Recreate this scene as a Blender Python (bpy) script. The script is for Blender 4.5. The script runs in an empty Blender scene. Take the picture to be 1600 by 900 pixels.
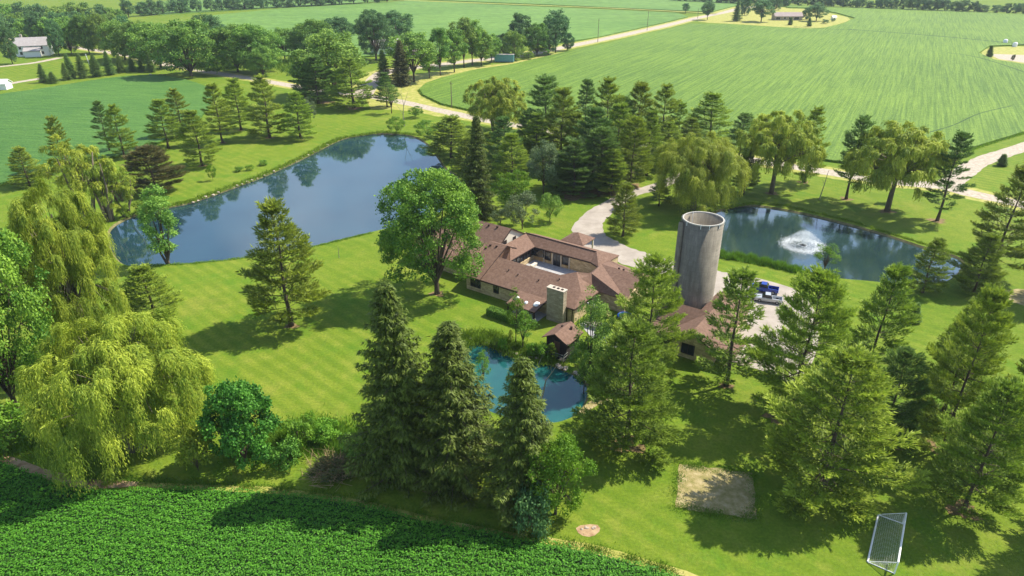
import bpy, bmesh, math, random
import numpy as np
from mathutils import Vector, Matrix
from mathutils.geometry import tessellate_polygon, delaunay_2d_cdt

S = bpy.context.scene
C = S.collection
rnd = random.Random(7)
R = math.radians

# ------------------------------------------------------------------ camera, sky, sun, exposure
CAM_H, FPX, PITCH = 50.0, 1067.0, 26.5
cam = bpy.data.cameras.new('camera'); co = bpy.data.objects.new('camera', cam); C.objects.link(co)
co.location = (0, 0, CAM_H); co.rotation_euler = (R(90 - PITCH), 0, 0)
cam.sensor_width = 36; cam.lens = 36 * FPX / 1600; cam.clip_end = 9000; cam.clip_start = 0.5
S.camera = co
SUN_AZ, SUN_EL = math.atan2(0.92, 0.39), R(50)          # azimuth from +Y towards +X
sdir = Vector((math.sin(SUN_AZ) * math.cos(SUN_EL), math.cos(SUN_AZ) * math.cos(SUN_EL), math.sin(SUN_EL)))
W = bpy.data.worlds.new("World"); S.world = W; W.use_nodes = True
wn = W.node_tree.nodes; wl = W.node_tree.links
bg = wn['Background']; bg.inputs[1].default_value = 0.125
sky = wn.new('ShaderNodeTexSky'); sky.sky_type = 'NISHITA'; sky.sun_disc = False
sky.sun_elevation = SUN_EL; sky.sun_rotation = SUN_AZ; sky.air_density = 1.0; sky.dust_density = 0.6; sky.ozone_density = 2.0
# soft thin cloud over the whole sky (seen mirrored in the ponds)
tc = wn.new('ShaderNodeTexCoord'); nz = wn.new('ShaderNodeTexNoise'); nz.inputs['Scale'].default_value = 2.3; nz.inputs['Detail'].default_value = 5
rp = wn.new('ShaderNodeValToRGB'); rp.color_ramp.elements[0].position = .50; rp.color_ramp.elements[1].position = .78
rp.color_ramp.elements[0].color = (0, 0, 0, 1); rp.color_ramp.elements[1].color = (.55, .55, .55, 1)
mx = wn.new('ShaderNodeMix'); mx.data_type = 'RGBA'; mx.inputs[7].default_value = (8.5, 9.0, 9.6, 1)
wl.new(tc.outputs['Generated'], nz.inputs['Vector']); wl.new(nz.outputs['Fac'], rp.inputs[0]); wl.new(rp.outputs[0], mx.inputs[0])
wl.new(sky.outputs[0], mx.inputs[6]); wl.new(mx.outputs[2], bg.inputs[0])
sun = bpy.data.lights.new('sun', 'SUN'); so = bpy.data.objects.new('sun', sun); C.objects.link(so)
sun.energy = 4.9; sun.angle = R(0.5); sun.color = (1.0, 0.93, 0.78)
so.rotation_euler = (-sdir).to_track_quat('-Z', 'Y').to_euler()
S.view_settings.view_transform = 'Standard'; S.view_settings.look = 'None'; S.view_settings.exposure = 0.85; S.view_settings.gamma = 1

# ------------------------------------------------------------------ helpers
_s, _c = math.sin(R(PITCH)), math.cos(R(PITCH))
def spot(u, v, z=0.0):                                   # survey point of the drone photo -> metres on the ground
    a = (u - 800) / FPX; b = -(v - 450) / FPX
    t = (z - CAM_H) / (-_s + b * _c)
    return (a * t, (_c + b * _s) * t, z)
def reach(u, v):                                         # metres per pixel at that ground point
    x, y, _ = spot(u, v); return (y * _c + CAM_H * _s) / FPX
def rise(u, v, vt):
    x, y, _ = spot(u, v); b = -(vt - 450) / FPX
    return CAM_H + y * (-_s + b * _c) / (_c + b * _s)
ang = R(35); E1 = (math.cos(ang), -math.sin(ang)); E2 = (math.sin(ang), math.cos(ang)); OR = (-6.6, 99.6)
def hw(a, b, z=0.0): return (OR[0] + a * E1[0] + b * E2[0], OR[1] + a * E1[1] + b * E2[1], z)

def tag(o, label=None, cat=None, group=None, kind=None):
    if label: o['label'] = label
    if cat: o['category'] = cat
    if group: o['group'] = group
    if kind: o['kind'] = kind
    return o
def empty(name, loc=(0, 0, 0), rz=0):
    o = bpy.data.objects.new(name, None); C.objects.link(o); o.location = loc; o.rotation_euler = (0, 0, rz); o.empty_display_size = .5
    return o
def link(name, me, mat=None, parent=None, loc=None):
    o = bpy.data.objects.new(name, me); C.objects.link(o)
    if mat is not None and not me.materials: me.materials.append(mat)
    if parent is not None: o.parent = parent
    if loc is not None: o.location = loc
    return o
def mesh_np(name, V, F, tint=None, smooth=False):
    V = np.asarray(V, dtype=np.float32); F = np.asarray(F, dtype=np.int32)
    me = bpy.data.meshes.new(name); n, k = F.shape
    me.vertices.add(len(V)); me.vertices.foreach_set('co', V.ravel())
    me.loops.add(n * k); me.loops.foreach_set('vertex_index', F.ravel())
    me.polygons.add(n); me.polygons.foreach_set('loop_start', np.arange(0, n * k, k, dtype=np.int32))
    try: me.polygons.foreach_set('loop_total', np.full(n, k, dtype=np.int32))
    except Exception: pass
    if tint is not None:
        at = me.attributes.new('tint', 'FLOAT', 'FACE'); at.data.foreach_set('value', np.asarray(tint, dtype=np.float32))
    me.update(calc_edges=True)
    if smooth: me.polygons.foreach_set('use_smooth', np.ones(n, dtype=bool))
    return me
class MB:
    def __init__(s): s.V = []; s.F = []
    def poly(s, pts):
        i = len(s.V); s.V += [tuple(p) for p in pts]; s.F.append(tuple(range(i, i + len(pts))))
    def prism(s, pts, h):                                # pts top ring (any orientation), thickness h downwards
        n = len(pts); i = len(s.V); s.V += [tuple(p) for p in pts] + [(p[0], p[1], p[2] - h) for p in pts]
        s.F.append(tuple(range(i, i + n))); s.F.append(tuple(range(i + 2 * n - 1, i + n - 1, -1)))
        for k in range(n): s.F.append((i + k, i + n + k, i + n + (k + 1) % n, i + (k + 1) % n))
        return s
    def box(s, x0, y0, z0, x1, y1, z1, f=None):
        p = [(x0, y0, z1), (x1, y0, z1), (x1, y1, z1), (x0, y1, z1)]
        q = [(x0, y0, z0), (x1, y0, z0), (x1, y1, z0), (x0, y1, z0)]
        if f: p = [f(*a) for a in p]; q = [f(*a) for a in q]
        i = len(s.V); s.V += p + q
        for F in ((0, 1, 2, 3), (7, 6, 5, 4), (0, 4, 5, 1), (1, 5, 6, 2), (2, 6, 7, 3), (3, 7, 4, 0)): s.F.append(tuple(i + k for k in F))
        return s
    def tube(s, pts, rad, n=6, cap=True):
        pts = [Vector(p) for p in pts]; m = len(pts)
        if not hasattr(rad, '__len__'): rad = [rad] * m
        base = len(s.V); up = Vector((0, 0, 1))
        for k, p in enumerate(pts):
            d = (pts[min(k + 1, m - 1)] - pts[max(k - 1, 0)]).normalized()
            a = d.cross(up if abs(d.z) < .9 else Vector((1, 0, 0))).normalized(); b = d.cross(a)
            for j in range(n):
                t = 2 * math.pi * j / n; s.V.append(tuple(p + (a * math.cos(t) + b * math.sin(t)) * rad[k]))
        for k in range(m - 1):
            for j in range(n):
                s.F.append((base + k * n + j, base + k * n + (j + 1) % n, base + (k + 1) * n + (j + 1) % n, base + (k + 1) * n + j))
        if cap:
            s.F.append(tuple(base + j for j in range(n))); s.F.append(tuple(base + (m - 1) * n + j for j in reversed(range(n))))
        return s
    def lathe(s, prof, n=24, c=(0, 0, 0), close=False):
        base = len(s.V); m = len(prof)
        for r, z in prof:
            for j in range(n):
                t = 2 * math.pi * j / n; s.V.append((c[0] + r * math.cos(t), c[1] + r * math.sin(t), c[2] + z))
        for k in range(m - 1 + (1 if close else 0)):
            k2 = (k + 1) % m
            for j in range(n): s.F.append((base + k * n + j, base + k * n + (j + 1) % n, base + k2 * n + (j + 1) % n, base + k2 * n + j))
        return s
    def mesh(s, name, smooth=False):
        me = bpy.data.meshes.new(name); me.from_pydata(s.V, [], s.F); me.update()
        bm = bmesh.new(); bm.from_mesh(me); bmesh.ops.recalc_face_normals(bm, faces=bm.faces); bm.to_mesh(me); bm.free()
        if smooth: me.polygons.foreach_set('use_smooth', np.ones(len(me.polygons), dtype=bool))
        return me
    def build(s, name, mat, parent=None, smooth=False, loc=None): return link(name, s.mesh(name, smooth), mat, parent, loc)

# ------------------------------------------------------------------ materials
def nodes(name):
    m = bpy.data.materials.new(name); m.use_nodes = True
    return m, m.node_tree.nodes, m.node_tree.links, m.node_tree.nodes['Principled BSDF']
def ramp(N, stops):
    r = N.new('ShaderNodeValToRGB'); e = r.color_ramp.elements
    while len(e) < len(stops): e.new(.5)
    for x, (p, c) in zip(e, stops): x.position = p; x.color = (*c, 1)
    return r
def noise(N, L, vec, scale, detail=4, rough=.55, dist=0):
    n = N.new('ShaderNodeTexNoise'); n.inputs['Scale'].default_value = scale; n.inputs['Detail'].default_value = detail
    n.inputs['Roughness'].default_value = rough; n.inputs['Distortion'].default_value = dist
    if vec is not None: L.new(vec, n.inputs['Vector'])
    return n
def mixc(N, L, fac, a, b, mode='MIX'):
    m = N.new('ShaderNodeMix'); m.data_type = 'RGBA'; m.blend_type = mode
    for sock, v in ((0, fac), (6, a), (7, b)):
        if hasattr(v, 'links') or hasattr(v, 'is_linked'): L.new(v, m.inputs[sock])
        else: m.inputs[sock].default_value = v if sock == 0 else (*v, 1)
    return m.outputs[2]
def surf(name, stops, scale=1.0, rough=.85, bump=0.0, bscale=None, detail=5, stretch=(1, 1, 1), metal=0, dist=0, spec=.3):
    m, N, L, P = nodes(name)
    t = N.new('ShaderNodeTexCoord'); mp = N.new('ShaderNodeMapping'); mp.inputs['Scale'].default_value = stretch
    L.new(t.outputs['Object'], mp.inputs[0])
    n = noise(N, L, mp.outputs[0], scale, detail, .6, dist); r = ramp(N, stops); L.new(n.outputs['Fac'], r.inputs[0]); L.new(r.outputs[0], P.inputs['Base Color'])
    P.inputs['Roughness'].default_value = rough; P.inputs['Metallic'].default_value = metal; P.inputs['Specular IOR Level'].default_value = spec
    if bump:
        b = N.new('ShaderNodeBump'); b.inputs['Strength'].default_value = bump; b.inputs['Distance'].default_value = .1
        n2 = noise(N, L, mp.outputs[0], bscale or scale * 4, 4); L.new(n2.outputs['Fac'], b.inputs['Height']); L.new(b.outputs[0], P.inputs['Normal'])
    return m
def foliage(name, dark, lite, trans=.3, hue=.03, val=.25):
    m, N, L, P = nodes(name)
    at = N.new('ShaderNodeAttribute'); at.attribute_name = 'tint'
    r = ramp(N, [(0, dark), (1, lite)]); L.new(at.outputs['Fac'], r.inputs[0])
    oi = N.new('ShaderNodeObjectInfo'); hs = N.new('ShaderNodeHueSaturation')
    mr = N.new('ShaderNodeMapRange'); mr.inputs[3].default_value = .5 - hue; mr.inputs[4].default_value = .5 + hue; L.new(oi.outputs['Random'], mr.inputs[0]); L.new(mr.outputs[0], hs.inputs['Hue'])
    mu = N.new('ShaderNodeMath'); mu.operation = 'MULTIPLY'; mu.inputs[1].default_value = 7.31; L.new(oi.outputs['Random'], mu.inputs[0])
    fr = N.new('ShaderNodeMath'); fr.operation = 'FRACT'; L.new(mu.outputs[0], fr.inputs[0])
    mv = N.new('ShaderNodeMapRange'); mv.inputs[3].default_value = 1 - val; mv.inputs[4].default_value = 1 + val; L.new(fr.outputs[0], mv.inputs[0]); L.new(mv.outputs[0], hs.inputs['Value'])
    L.new(r.outputs[0], hs.inputs['Color'])
    P.inputs['Roughness'].default_value = .6; P.inputs['Specular IOR Level'].default_value = .25
    L.new(hs.outputs[0], P.inputs['Base Color'])
    tr = N.new('ShaderNodeBsdfTranslucent'); L.new(hs.outputs[0], tr.inputs[0])
    ms = N.new('ShaderNodeMixShader'); ms.inputs[0].default_value = trans
    L.new(P.outputs[0], ms.inputs[1]); L.new(tr.outputs[0], ms.inputs[2]); L.new(ms.outputs[0], N['Material Output'].inputs[0])
    return m

def mat_lawn():
    m, N, L, P = nodes('lawn_grass')
    g = N.new('ShaderNodeNewGeometry'); pos = g.outputs['Position']
    big = noise(N, L, pos, .035, 4, .6); mid = noise(N, L, pos, .35, 5, .6); fine = noise(N, L, pos, 3.0, 5, .7)
    c1 = ramp(N, [(.3, (.11, .175, .014)), (.5, (.165, .225, .018)), (.7, (.27, .28, .045))]); L.new(mid.outputs['Fac'], c1.inputs[0])
    c2 = ramp(N, [(.35, (.125, .205, .014)), (.65, (.215, .26, .028))]); L.new(big.outputs['Fac'], c2.inputs[0])
    c = mixc(N, L, .5, c1.outputs[0], c2.outputs[0])
    # mowing stripes
    mp = N.new('ShaderNodeMapping'); mp.inputs['Rotation'].default_value = (0, 0, R(42)); L.new(pos, mp.inputs[0])
    wv = N.new('ShaderNodeTexWave'); wv.wave_type = 'BANDS'; wv.bands_direction = 'Y'; wv.inputs['Scale'].default_value = .15
    wv.inputs['Distortion'].default_value = 3.4; wv.inputs['Detail'].default_value = 3; wv.inputs['Detail Scale'].default_value = .25; L.new(mp.outputs[0], wv.inputs[0])
    st = ramp(N, [(.25, (.86, .92, .84)), (.75, (1.09, 1.05, 1.1))]); L.new(wv.outputs['Fac'], st.inputs[0])
    sm = noise(N, L, pos, .028, 2); sr = ramp(N, [(.36, (.0, .0, .0)), (.58, (.95, .95, .95))]); L.new(sm.outputs['Fac'], sr.inputs[0])
    vd = N.new('ShaderNodeVectorMath'); vd.operation = 'DISTANCE'; vd.inputs[1].default_value = (-34, 80, 0); L.new(pos, vd.inputs[0])
    mrr = N.new('ShaderNodeMapRange'); mrr.inputs[1].default_value = 18; mrr.inputs[2].default_value = 42; mrr.inputs[3].default_value = 1; mrr.inputs[4].default_value = 0; L.new(vd.outputs['Value'], mrr.inputs[0])
    mxx = N.new('ShaderNodeMath'); mxx.operation = 'MAXIMUM'; L.new(mrr.outputs[0], mxx.inputs[0]); L.new(sr.outputs[0], mxx.inputs[1]); c = mixc(N, L, mxx.outputs[0], c, st.outputs[0], 'MULTIPLY')
    dn = noise(N, L, pos, .09, 6, .75, .4); dr = ramp(N, [(.55, (0, 0, 0)), (.75, (.6, .6, .6))]); L.new(dn.outputs['Fac'], dr.inputs[0]); c = mixc(N, L, dr.outputs[0], c, (.30, .27, .055))
    gn = noise(N, L, pos, .14, 5, .7); gr = ramp(N, [(.50, (0, 0, 0)), (.66, (.7, .7, .7))]); L.new(gn.outputs['Fac'], gr.inputs[0]); c = mixc(N, L, gr.outputs[0], c, (.095, .20, .012))
    f = ramp(N, [(.25, (.55, .6, .52)), (.75, (1.35, 1.32, 1.35))]); L.new(fine.outputs['Fac'], f.inputs[0])
    c = mixc(N, L, .8, c, f.outputs[0], 'MULTIPLY')
    c = mixc(N, L, 1.0, c, (.78, .83, .85), 'MULTIPLY')
    L.new(c, P.inputs['Base Color']); P.inputs['Roughness'].default_value = .9; P.inputs['Specular IOR Level'].default_value = .1
    b = N.new('ShaderNodeBump'); b.inputs['Strength'].default_value = .6; b.inputs['Distance'].default_value = .12
    n2 = noise(N, L, pos, 7, 4, .8); L.new(n2.outputs['Fac'], b.inputs['Height']); L.new(b.outputs[0], P.inputs['Normal'])
    return m
def mat_crop(name, lo, hi, rowdir=61, across=.45, along=.015, fine=1.2, rowamt=.7):
    m, N, L, P = nodes(name)
    g = N.new('ShaderNodeNewGeometry'); pos = g.outputs['Position']
    mp0 = N.new('ShaderNodeMapping'); mp0.vector_type = 'TEXTURE'; mp0.inputs['Rotation'].default_value = (0, 0, R(rowdir)); L.new(pos, mp0.inputs[0])
    mp = N.new('ShaderNodeMapping'); mp.inputs['Scale'].default_value = (along, across, 1); L.new(mp0.outputs[0], mp.inputs[0])
    rows = noise(N, L, mp.outputs[0], 1.6, 6, .75, .15)
    fn = noise(N, L, pos, fine, 5, .75); bigt = noise(N, L, pos, .012, 4, .6)
    c = ramp(N, [(.40, lo), (.60, hi)]); L.new(rows.outputs['Fac'], c.inputs[0])
    f = ramp(N, [(.3, (.55, .6, .6)), (.5, (1, 1, 1)), (.72, (1.5, 1.42, 1.5))]); L.new(fn.outputs['Fac'], f.inputs[0])
    base = ramp(N, [(.35, tuple(x * .92 for x in lo)), (.65, hi)]); L.new(bigt.outputs['Fac'], base.inputs[0])
    cc = mixc(N, L, rowamt, base.outputs[0], c.outputs[0]); cc = mixc(N, L, .75, cc, f.outputs[0], 'MULTIPLY')
    L.new(cc, P.inputs['Base Color']); P.inputs['Roughness'].default_value = .8; P.inputs['Specular IOR Level'].default_value = .2
    b = N.new('ShaderNodeBump'); b.inputs['Strength'].default_value = .8; b.inputs['Distance'].default_value = .5
    ad = N.new('ShaderNodeMath'); ad.operation = 'ADD'; L.new(rows.outputs['Fac'], ad.inputs[0]); L.new(fn.outputs['Fac'], ad.inputs[1])
    L.new(ad.outputs[0], b.inputs['Height']); L.new(b.outputs[0], P.inputs['Normal'])
    return m
def mat_water(name, col, rough=.03, rip=.05, rscale=1.5, ior=1.33, col2=None):
    m, N, L, P = nodes(name)
    g = N.new('ShaderNodeNewGeometry'); pos = g.outputs['Position']
    n = noise(N, L, pos, rscale, 3, .5); b = N.new('ShaderNodeBump'); b.inputs['Strength'].default_value = rip; b.inputs['Distance'].default_value = .1
    L.new(n.outputs['Fac'], b.inputs['Height']); L.new(b.outputs[0], P.inputs['Normal'])
    big = noise(N, L, pos, .09, 3); r = ramp(N, [(.35, col), (.68, col2 or tuple(x * 1.35 for x in col))]); L.new(big.outputs['Fac'], r.inputs[0])
    L.new(r.outputs[0], P.inputs['Base Color']); P.inputs['Roughness'].default_value = rough; P.inputs['IOR'].default_value = ior
    P.inputs['Specular IOR Level'].default_value = .5
    return m
def mat_brick(name, c1, c2, mortar, bw=.5, bh=.2, rough=.9, bump=.5, scale=1.0, rotx=0):
    m, N, L, P = nodes(name)
    t = N.new('ShaderNodeTexCoord'); g = N.new('ShaderNodeNewGeometry')
    # horizontal run = a+b of the object's own plan, vertical = z, so that courses run level on every wall
    sx = N.new('ShaderNodeSeparateXYZ'); L.new(t.outputs['Object'], sx.inputs[0])
    ad = N.new('ShaderNodeMath'); ad.operation = 'ADD'; L.new(sx.outputs[0], ad.inputs[0]); L.new(sx.outputs[1], ad.inputs[1])
    cb = N.new('ShaderNodeCombineXYZ'); L.new(ad.outputs[0], cb.inputs[0]); L.new(sx.outputs[2], cb.inputs[1])
    br = N.new('ShaderNodeTexBrick'); L.new(cb.outputs[0], br.inputs[0]); br.inputs['Scale'].default_value = scale
    br.inputs['Brick Width'].default_value = bw; br.inputs['Row Height'].default_value = bh; br.inputs['Mortar Size'].default_value = .015
    br.inputs['Color1'].default_value = (*c1, 1); br.inputs['Color2'].default_value = (*c2, 1); br.inputs['Mortar'].default_value = (*mortar, 1)
    n = noise(N, L, t.outputs['Object'], 1.2, 5, .7); f = ramp(N, [(.3, (.65, .63, .6)), (.7, (1.2, 1.2, 1.2))]); L.new(n.outputs['Fac'], f.inputs[0])
    c = mixc(N, L, .8, br.outputs[0], f.outputs[0], 'MULTIPLY'); L.new(c, P.inputs['Base Color']); P.inputs['Roughness'].default_value = rough
    b = N.new('ShaderNodeBump'); b.inputs['Strength'].default_value = bump; b.inputs['Distance'].default_value = .03; b.invert = True
    L.new(br.outputs['Fac'], b.inputs['Height']); L.new(b.outputs[0], P.inputs['Normal'])
    return m

M = {}
M['lawn'] = mat_lawn()
M['crop_near'] = mat_crop('soy_ground', (.018, .05, .012), (.04, .10, .02), 10, .5, .1, 2.0, .5)
M['crop_right'] = mat_crop('crop_right', (.060, .130, .012), (.150, .245, .026), 61, .6, .014, 1.0, .75)
M['crop_left'] = mat_crop('crop_left', (.032, .11, .018), (.095, .20, .034), -8, .5, .05, 1.4, .6)
M['crop_far'] = mat_crop('crop_far', (.08, .17, .026), (.125, .225, .038), 10, .05, .006, .12, .6)
M['gravel'] = surf('gravel', [(.3, (.27, .225, .17)), (.5, (.37, .315, .25)), (.7, (.48, .42, .34))], 1.2, .95, .4, 8)
M['asphalt'] = surf('pale_drive', [(.3, (.26, .225, .19)), (.5, (.32, .28, .24)), (.7, (.38, .335, .29))], .35, .9, .25, 9)
M['dirt'] = surf('dirt', [(.3, (.20, .115, .06)), (.5, (.34, .23, .13)), (.7, (.45, .34, .2))], .9, .95, .5, 6)
M['straw'] = surf('straw_ground', [(.3, (.17, .16, .045)), (.5, (.28, .23, .10)), (.7, (.40, .33, .19))], 1.2, .95, .6, 6)
M['drygrass'] = surf('dry_grass', [(.3, (.18, .22, .03)), (.5, (.29, .29, .06)), (.7, (.42, .36, .13))], .5, .95, .4, 5)
M['bank'] = surf('bank', [(.3, (.06, .07, .02)), (.5, (.13, .12, .05)), (.7, (.24, .2, .1))], 1.0, .95, .5, 5)
M['water1'] = mat_water('water_large_pond', (.012, .036, .046), .035, .03, .8, 2.4)
M['water2'] = mat_water('water_fountain_pond', (.016, .036, .038), .045, .09, 2.2, 2.4)
M['water3'] = mat_water('water_teal_pond', (.006, .058, .070), .05, .03, 1.0, 1.7, (.014, .10, .088))
M['bark'] = surf('bark', [(.3, (.05, .036, .025)), (.7, (.13, .10, .075))], 3, .95, .7, 8, 5, (1, 1, .25))
M['bark_pale'] = surf('bark_pale', [(.3, (.20, .17, .13)), (.7, (.36, .32, .26))], 3, .9, .4, 8, 5, (1, 1, .25))
M['bark_willow'] = surf('bark_willow', [(.3, (.09, .075, .05)), (.7, (.2, .17, .12))], 3, .95, .6, 8, 5, (1, 1, .25))
M['pine'] = foliage('needles_white_pine', (.020, .075, .014), (.31, .41, .04), .28, .012, .18)  # wide colour range paints sunlit tips and shaded plume bases into the needles
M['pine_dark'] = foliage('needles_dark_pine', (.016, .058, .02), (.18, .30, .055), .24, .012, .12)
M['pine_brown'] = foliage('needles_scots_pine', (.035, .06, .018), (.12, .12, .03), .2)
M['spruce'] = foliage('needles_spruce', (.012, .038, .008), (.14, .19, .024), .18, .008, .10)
M['willow'] = foliage('leaves_willow', (.08, .165, .012), (.47, .53, .055), .36, .01, .08)
M['maple'] = foliage('leaves_maple', (.035, .14, .014), (.25, .43, .045), .3, .01, .08)
M['chestnut'] = foliage('leaves_chestnut', (.025, .12, .014), (.15, .36, .04), .3, .008, .08)
M['broad'] = foliage('leaves_broad', (.06, .16, .025), (.30, .46, .07), .34, .014, .18)
M['broad_dark'] = foliage('leaves_broad_dark', (.04, .12, .04), (.16, .30, .09), .3, .012, .15)
M['locust'] = foliage('leaves_locust', (.07, .18, .012), (.19, .33, .02), .4, .01, .1)
M['silver'] = foliage('leaves_silver', (.08, .13, .05), (.20, .26, .11), .3, .01, .1)
M['weeds'] = foliage('leaves_weeds', (.07, .17, .012), (.22, .36, .03), .3, .02, .15)
M['soy'] = foliage('leaves_soy', (.04, .165, .012), (.14, .38, .03), .4, .0, .0)
M['roof'] = surf('roof_shingles', [(.25, (.105, .060, .042)), (.5, (.158, .093, .066)), (.75, (.22, .136, .10))], 2.6, .85, .4, 14, 10, (1, 1, 1))
M['stone'] = mat_brick('stone_wall', (.40, .29, .15), (.62, .49, .29), (.34, .28, .2), .6, .22)
M['stone_grey'] = mat_brick('chimney_stone', (.31, .25, .17), (.48, .40, .29), (.27, .23, .18), .55, .2)
M['trim'] = surf('dark_trim', [(.3, (.030, .018, .014)), (.7, (.05, .03, .024))], 2, .6)
M['siding'] = surf('brown_siding', [(.3, (.13, .07, .045)), (.7, (.19, .11, .07))], 2, .8, 0, None, 4, (8, 8, .3))
M['darkwood'] = surf('dark_wood', [(.3, (.02, .018, .02)), (.7, (.045, .038, .036))], 2, .8, 0, None, 4, (6, 6, .3))
M['glass'] = surf('window_glass', [(.3, (.012, .016, .022)), (.7, (.02, .026, .034))], .5, .08, 0, spec=.6)
M['cream'] = surf('cream_render', [(.3, (.50, .45, .37)), (.7, (.60, .55, .46))], 1.0, .85)
M['patio'] = surf('patio_slabs', [(.3, (.25, .25, .26)), (.7, (.42, .41, .41))], 1.8, .85, .3)
M['caps'] = surf('cap_stone', [(.3, (.36, .31, .25)), (.7, (.5, .44, .37))], 2, .85)
M['white'] = surf('white_paint', [(.3, (.74, .74, .72)), (.7, (.8, .8, .78))], 2, .45)
M['concrete'] = None
M['metal'] = surf('galvanised', [(.3, (.30, .31, .32)), (.7, (.42, .43, .44))], 3, .45, 0, metal=.7)
M['blue'] = surf('blue_paint', [(.3, (.010, .035, .24)), (.7, (.014, .045, .30))], 1, .25, 0, spec=.6)
M['silverpaint'] = surf('silver_paint', [(.3, (.42, .44, .46)), (.7, (.5, .52, .54))], 1, .3, 0, metal=.4)
M['black'] = surf('black_rubber', [(.3, (.012, .012, .012)), (.7, (.03, .03, .03))], 4, .7)
M['teal'] = surf('teal_paint', [(.3, (.10, .28, .30)), (.7, (.16, .36, .38))], 1.5, .5)
M['greyroof'] = surf('grey_roof', [(.3, (.30, .27, .27)), (.7, (.38, .35, .34))], 1, .85)
M['pinkroof'] = surf('pale_brown_roof', [(.3, (.30, .24, .22)), (.7, (.38, .31, .29))], .5, .85)
M['rock'] = surf('rocks', [(.3, (.28, .22, .16)), (.7, (.52, .44, .36))], 2, .9, .5, 5)
M['litter'] = surf('needle_litter', [(.3, (.10, .085, .025)), (.5, (.17, .12, .05)), (.7, (.26, .17, .09))], 1.5, .95, .4, 8)
M['hoop'] = surf('weathered_band', [(.3, (.15, .13, .11)), (.7, (.24, .21, .18))], 3, .8)
M['rim'] = surf('silo_rim', [(.3, (.34, .32, .28)), (.7, (.5, .47, .42))], 3, .85)
M['wood'] = surf('pole_wood', [(.3, (.13, .10, .075)), (.7, (.22, .18, .13))], 4, .9, 0, None, 4, (1, 1, .2))
def mat_silo():
    m, N, L, P = nodes('silo_concrete')
    t = N.new('ShaderNodeTexCoord'); sx = N.new('ShaderNodeSeparateXYZ'); L.new(t.outputs['Object'], sx.inputs[0])
    at = N.new('ShaderNodeMath'); at.operation = 'ARCTAN2'; L.new(sx.outputs[1], at.inputs[0]); L.new(sx.outputs[0], at.inputs[1])
    mu = N.new('ShaderNodeMath'); mu.operation = 'MULTIPLY'; mu.inputs[1].default_value = 3.0; L.new(at.outputs[0], mu.inputs[0])
    cb = N.new('ShaderNodeCombineXYZ'); L.new(mu.outputs[0], cb.inputs[0]); L.new(sx.outputs[2], cb.inputs[1])
    br = N.new('ShaderNodeTexBrick'); L.new(cb.outputs[0], br.inputs[0]); br.inputs['Scale'].default_value = 1; br.inputs['Brick Width'].default_value = .38
    br.inputs['Row Height'].default_value = .78; br.inputs['Mortar Size'].default_value = .012; br.offset = .5
    br.inputs['Color1'].default_value = (.225, .20, .16, 1); br.inputs['Color2'].default_value = (.265, .235, .19, 1); br.inputs['Mortar'].default_value = (.17, .155, .13, 1)
    mp = N.new('ShaderNodeMapping'); mp.inputs['Scale'].default_value = (1.3, 1.3, .12); L.new(t.outputs['Object'], mp.inputs[0])
    n = noise(N, L, mp.outputs[0], 1.5, 6, .7); f = ramp(N, [(.3, (.6, .6, .6)), (.7, (1.15, 1.14, 1.1))]); L.new(n.outputs['Fac'], f.inputs[0])
    n3 = noise(N, L, t.outputs['Object'], .5, 4, .7); f3 = ramp(N, [(.35, (.78, .77, .75)), (.65, (1.08, 1.08, 1.08))]); L.new(n3.outputs['Fac'], f3.inputs[0])
    c = mixc(N, L, .85, br.outputs[0], f.outputs[0], 'MULTIPLY'); c = mixc(N, L, .8, c, f3.outputs[0], 'MULTIPLY')
    L.new(c, P.inputs['Base Color']); P.inputs['Roughness'].default_value = .9
    b = N.new('ShaderNodeBump'); b.inputs['Strength'].default_value = .4; b.inputs['Distance'].default_value = .03; b.invert = True
    L.new(br.outputs['Fac'], b.inputs['Height']); L.new(b.outputs[0], P.inputs['Normal'])
    return m
M['concrete'] = mat_silo()

# ------------------------------------------------------------------ outlines
def smoothed(pts, n=3):
    for _ in range(n):
        q = []
        for i in range(len(pts)):
            a, b = pts[i], pts[(i + 1) % len(pts)]
            q += [(a[0] * .75 + b[0] * .25, a[1] * .75 + b[1] * .25), (a[0] * .25 + b[0] * .75, a[1] * .25 + b[1] * .75)]
        pts = q
    return pts
def ground_pts(px): return [spot(u, v)[:2] for u, v in px]
POND1 = smoothed(ground_pts([(165, 368), (172, 395), (190, 415), (225, 416), (262, 413), (300, 411), (350, 407), (400, 400), (450, 393), (500, 382), (540, 372), (590, 360), (640, 348), (700, 328), (728, 300), (716, 274), (697, 263), (684, 243), (668, 222), (640, 209), (600, 207), (565, 209), (533, 216), (510, 227), (480, 243), (440, 262), (400, 279), (350, 297), (300, 315), (250, 325), (215, 333), (190, 343), (172, 354)]), 2)
POND2 = smoothed(ground_pts([(1100, 338), (1120, 328), (1150, 320), (1180, 319), (1220, 325), (1270, 335), (1330, 350), (1380, 364), (1420, 377), (1440, 384), (1470, 391), (1502, 402), (1510, 412), (1500, 427), (1480, 441), (1440, 442), (1400, 443), (1350, 438), (1310, 435), (1280, 429), (1250, 421), (1200, 411), (1160, 402), (1125, 396), (1095, 386), (1070, 370), (1080, 350)]), 2)
POND3 = smoothed(ground_pts([(728, 532), (745, 531), (765, 537), (785, 545), (800, 554), (830, 560), (852, 562), (870, 570), (890, 578), (910, 585), (922, 600), (922, 620), (907, 646), (880, 658), (853, 662), (820, 655), (780, 650), (735, 628), (715, 585), (716, 548)]), 2)

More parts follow.
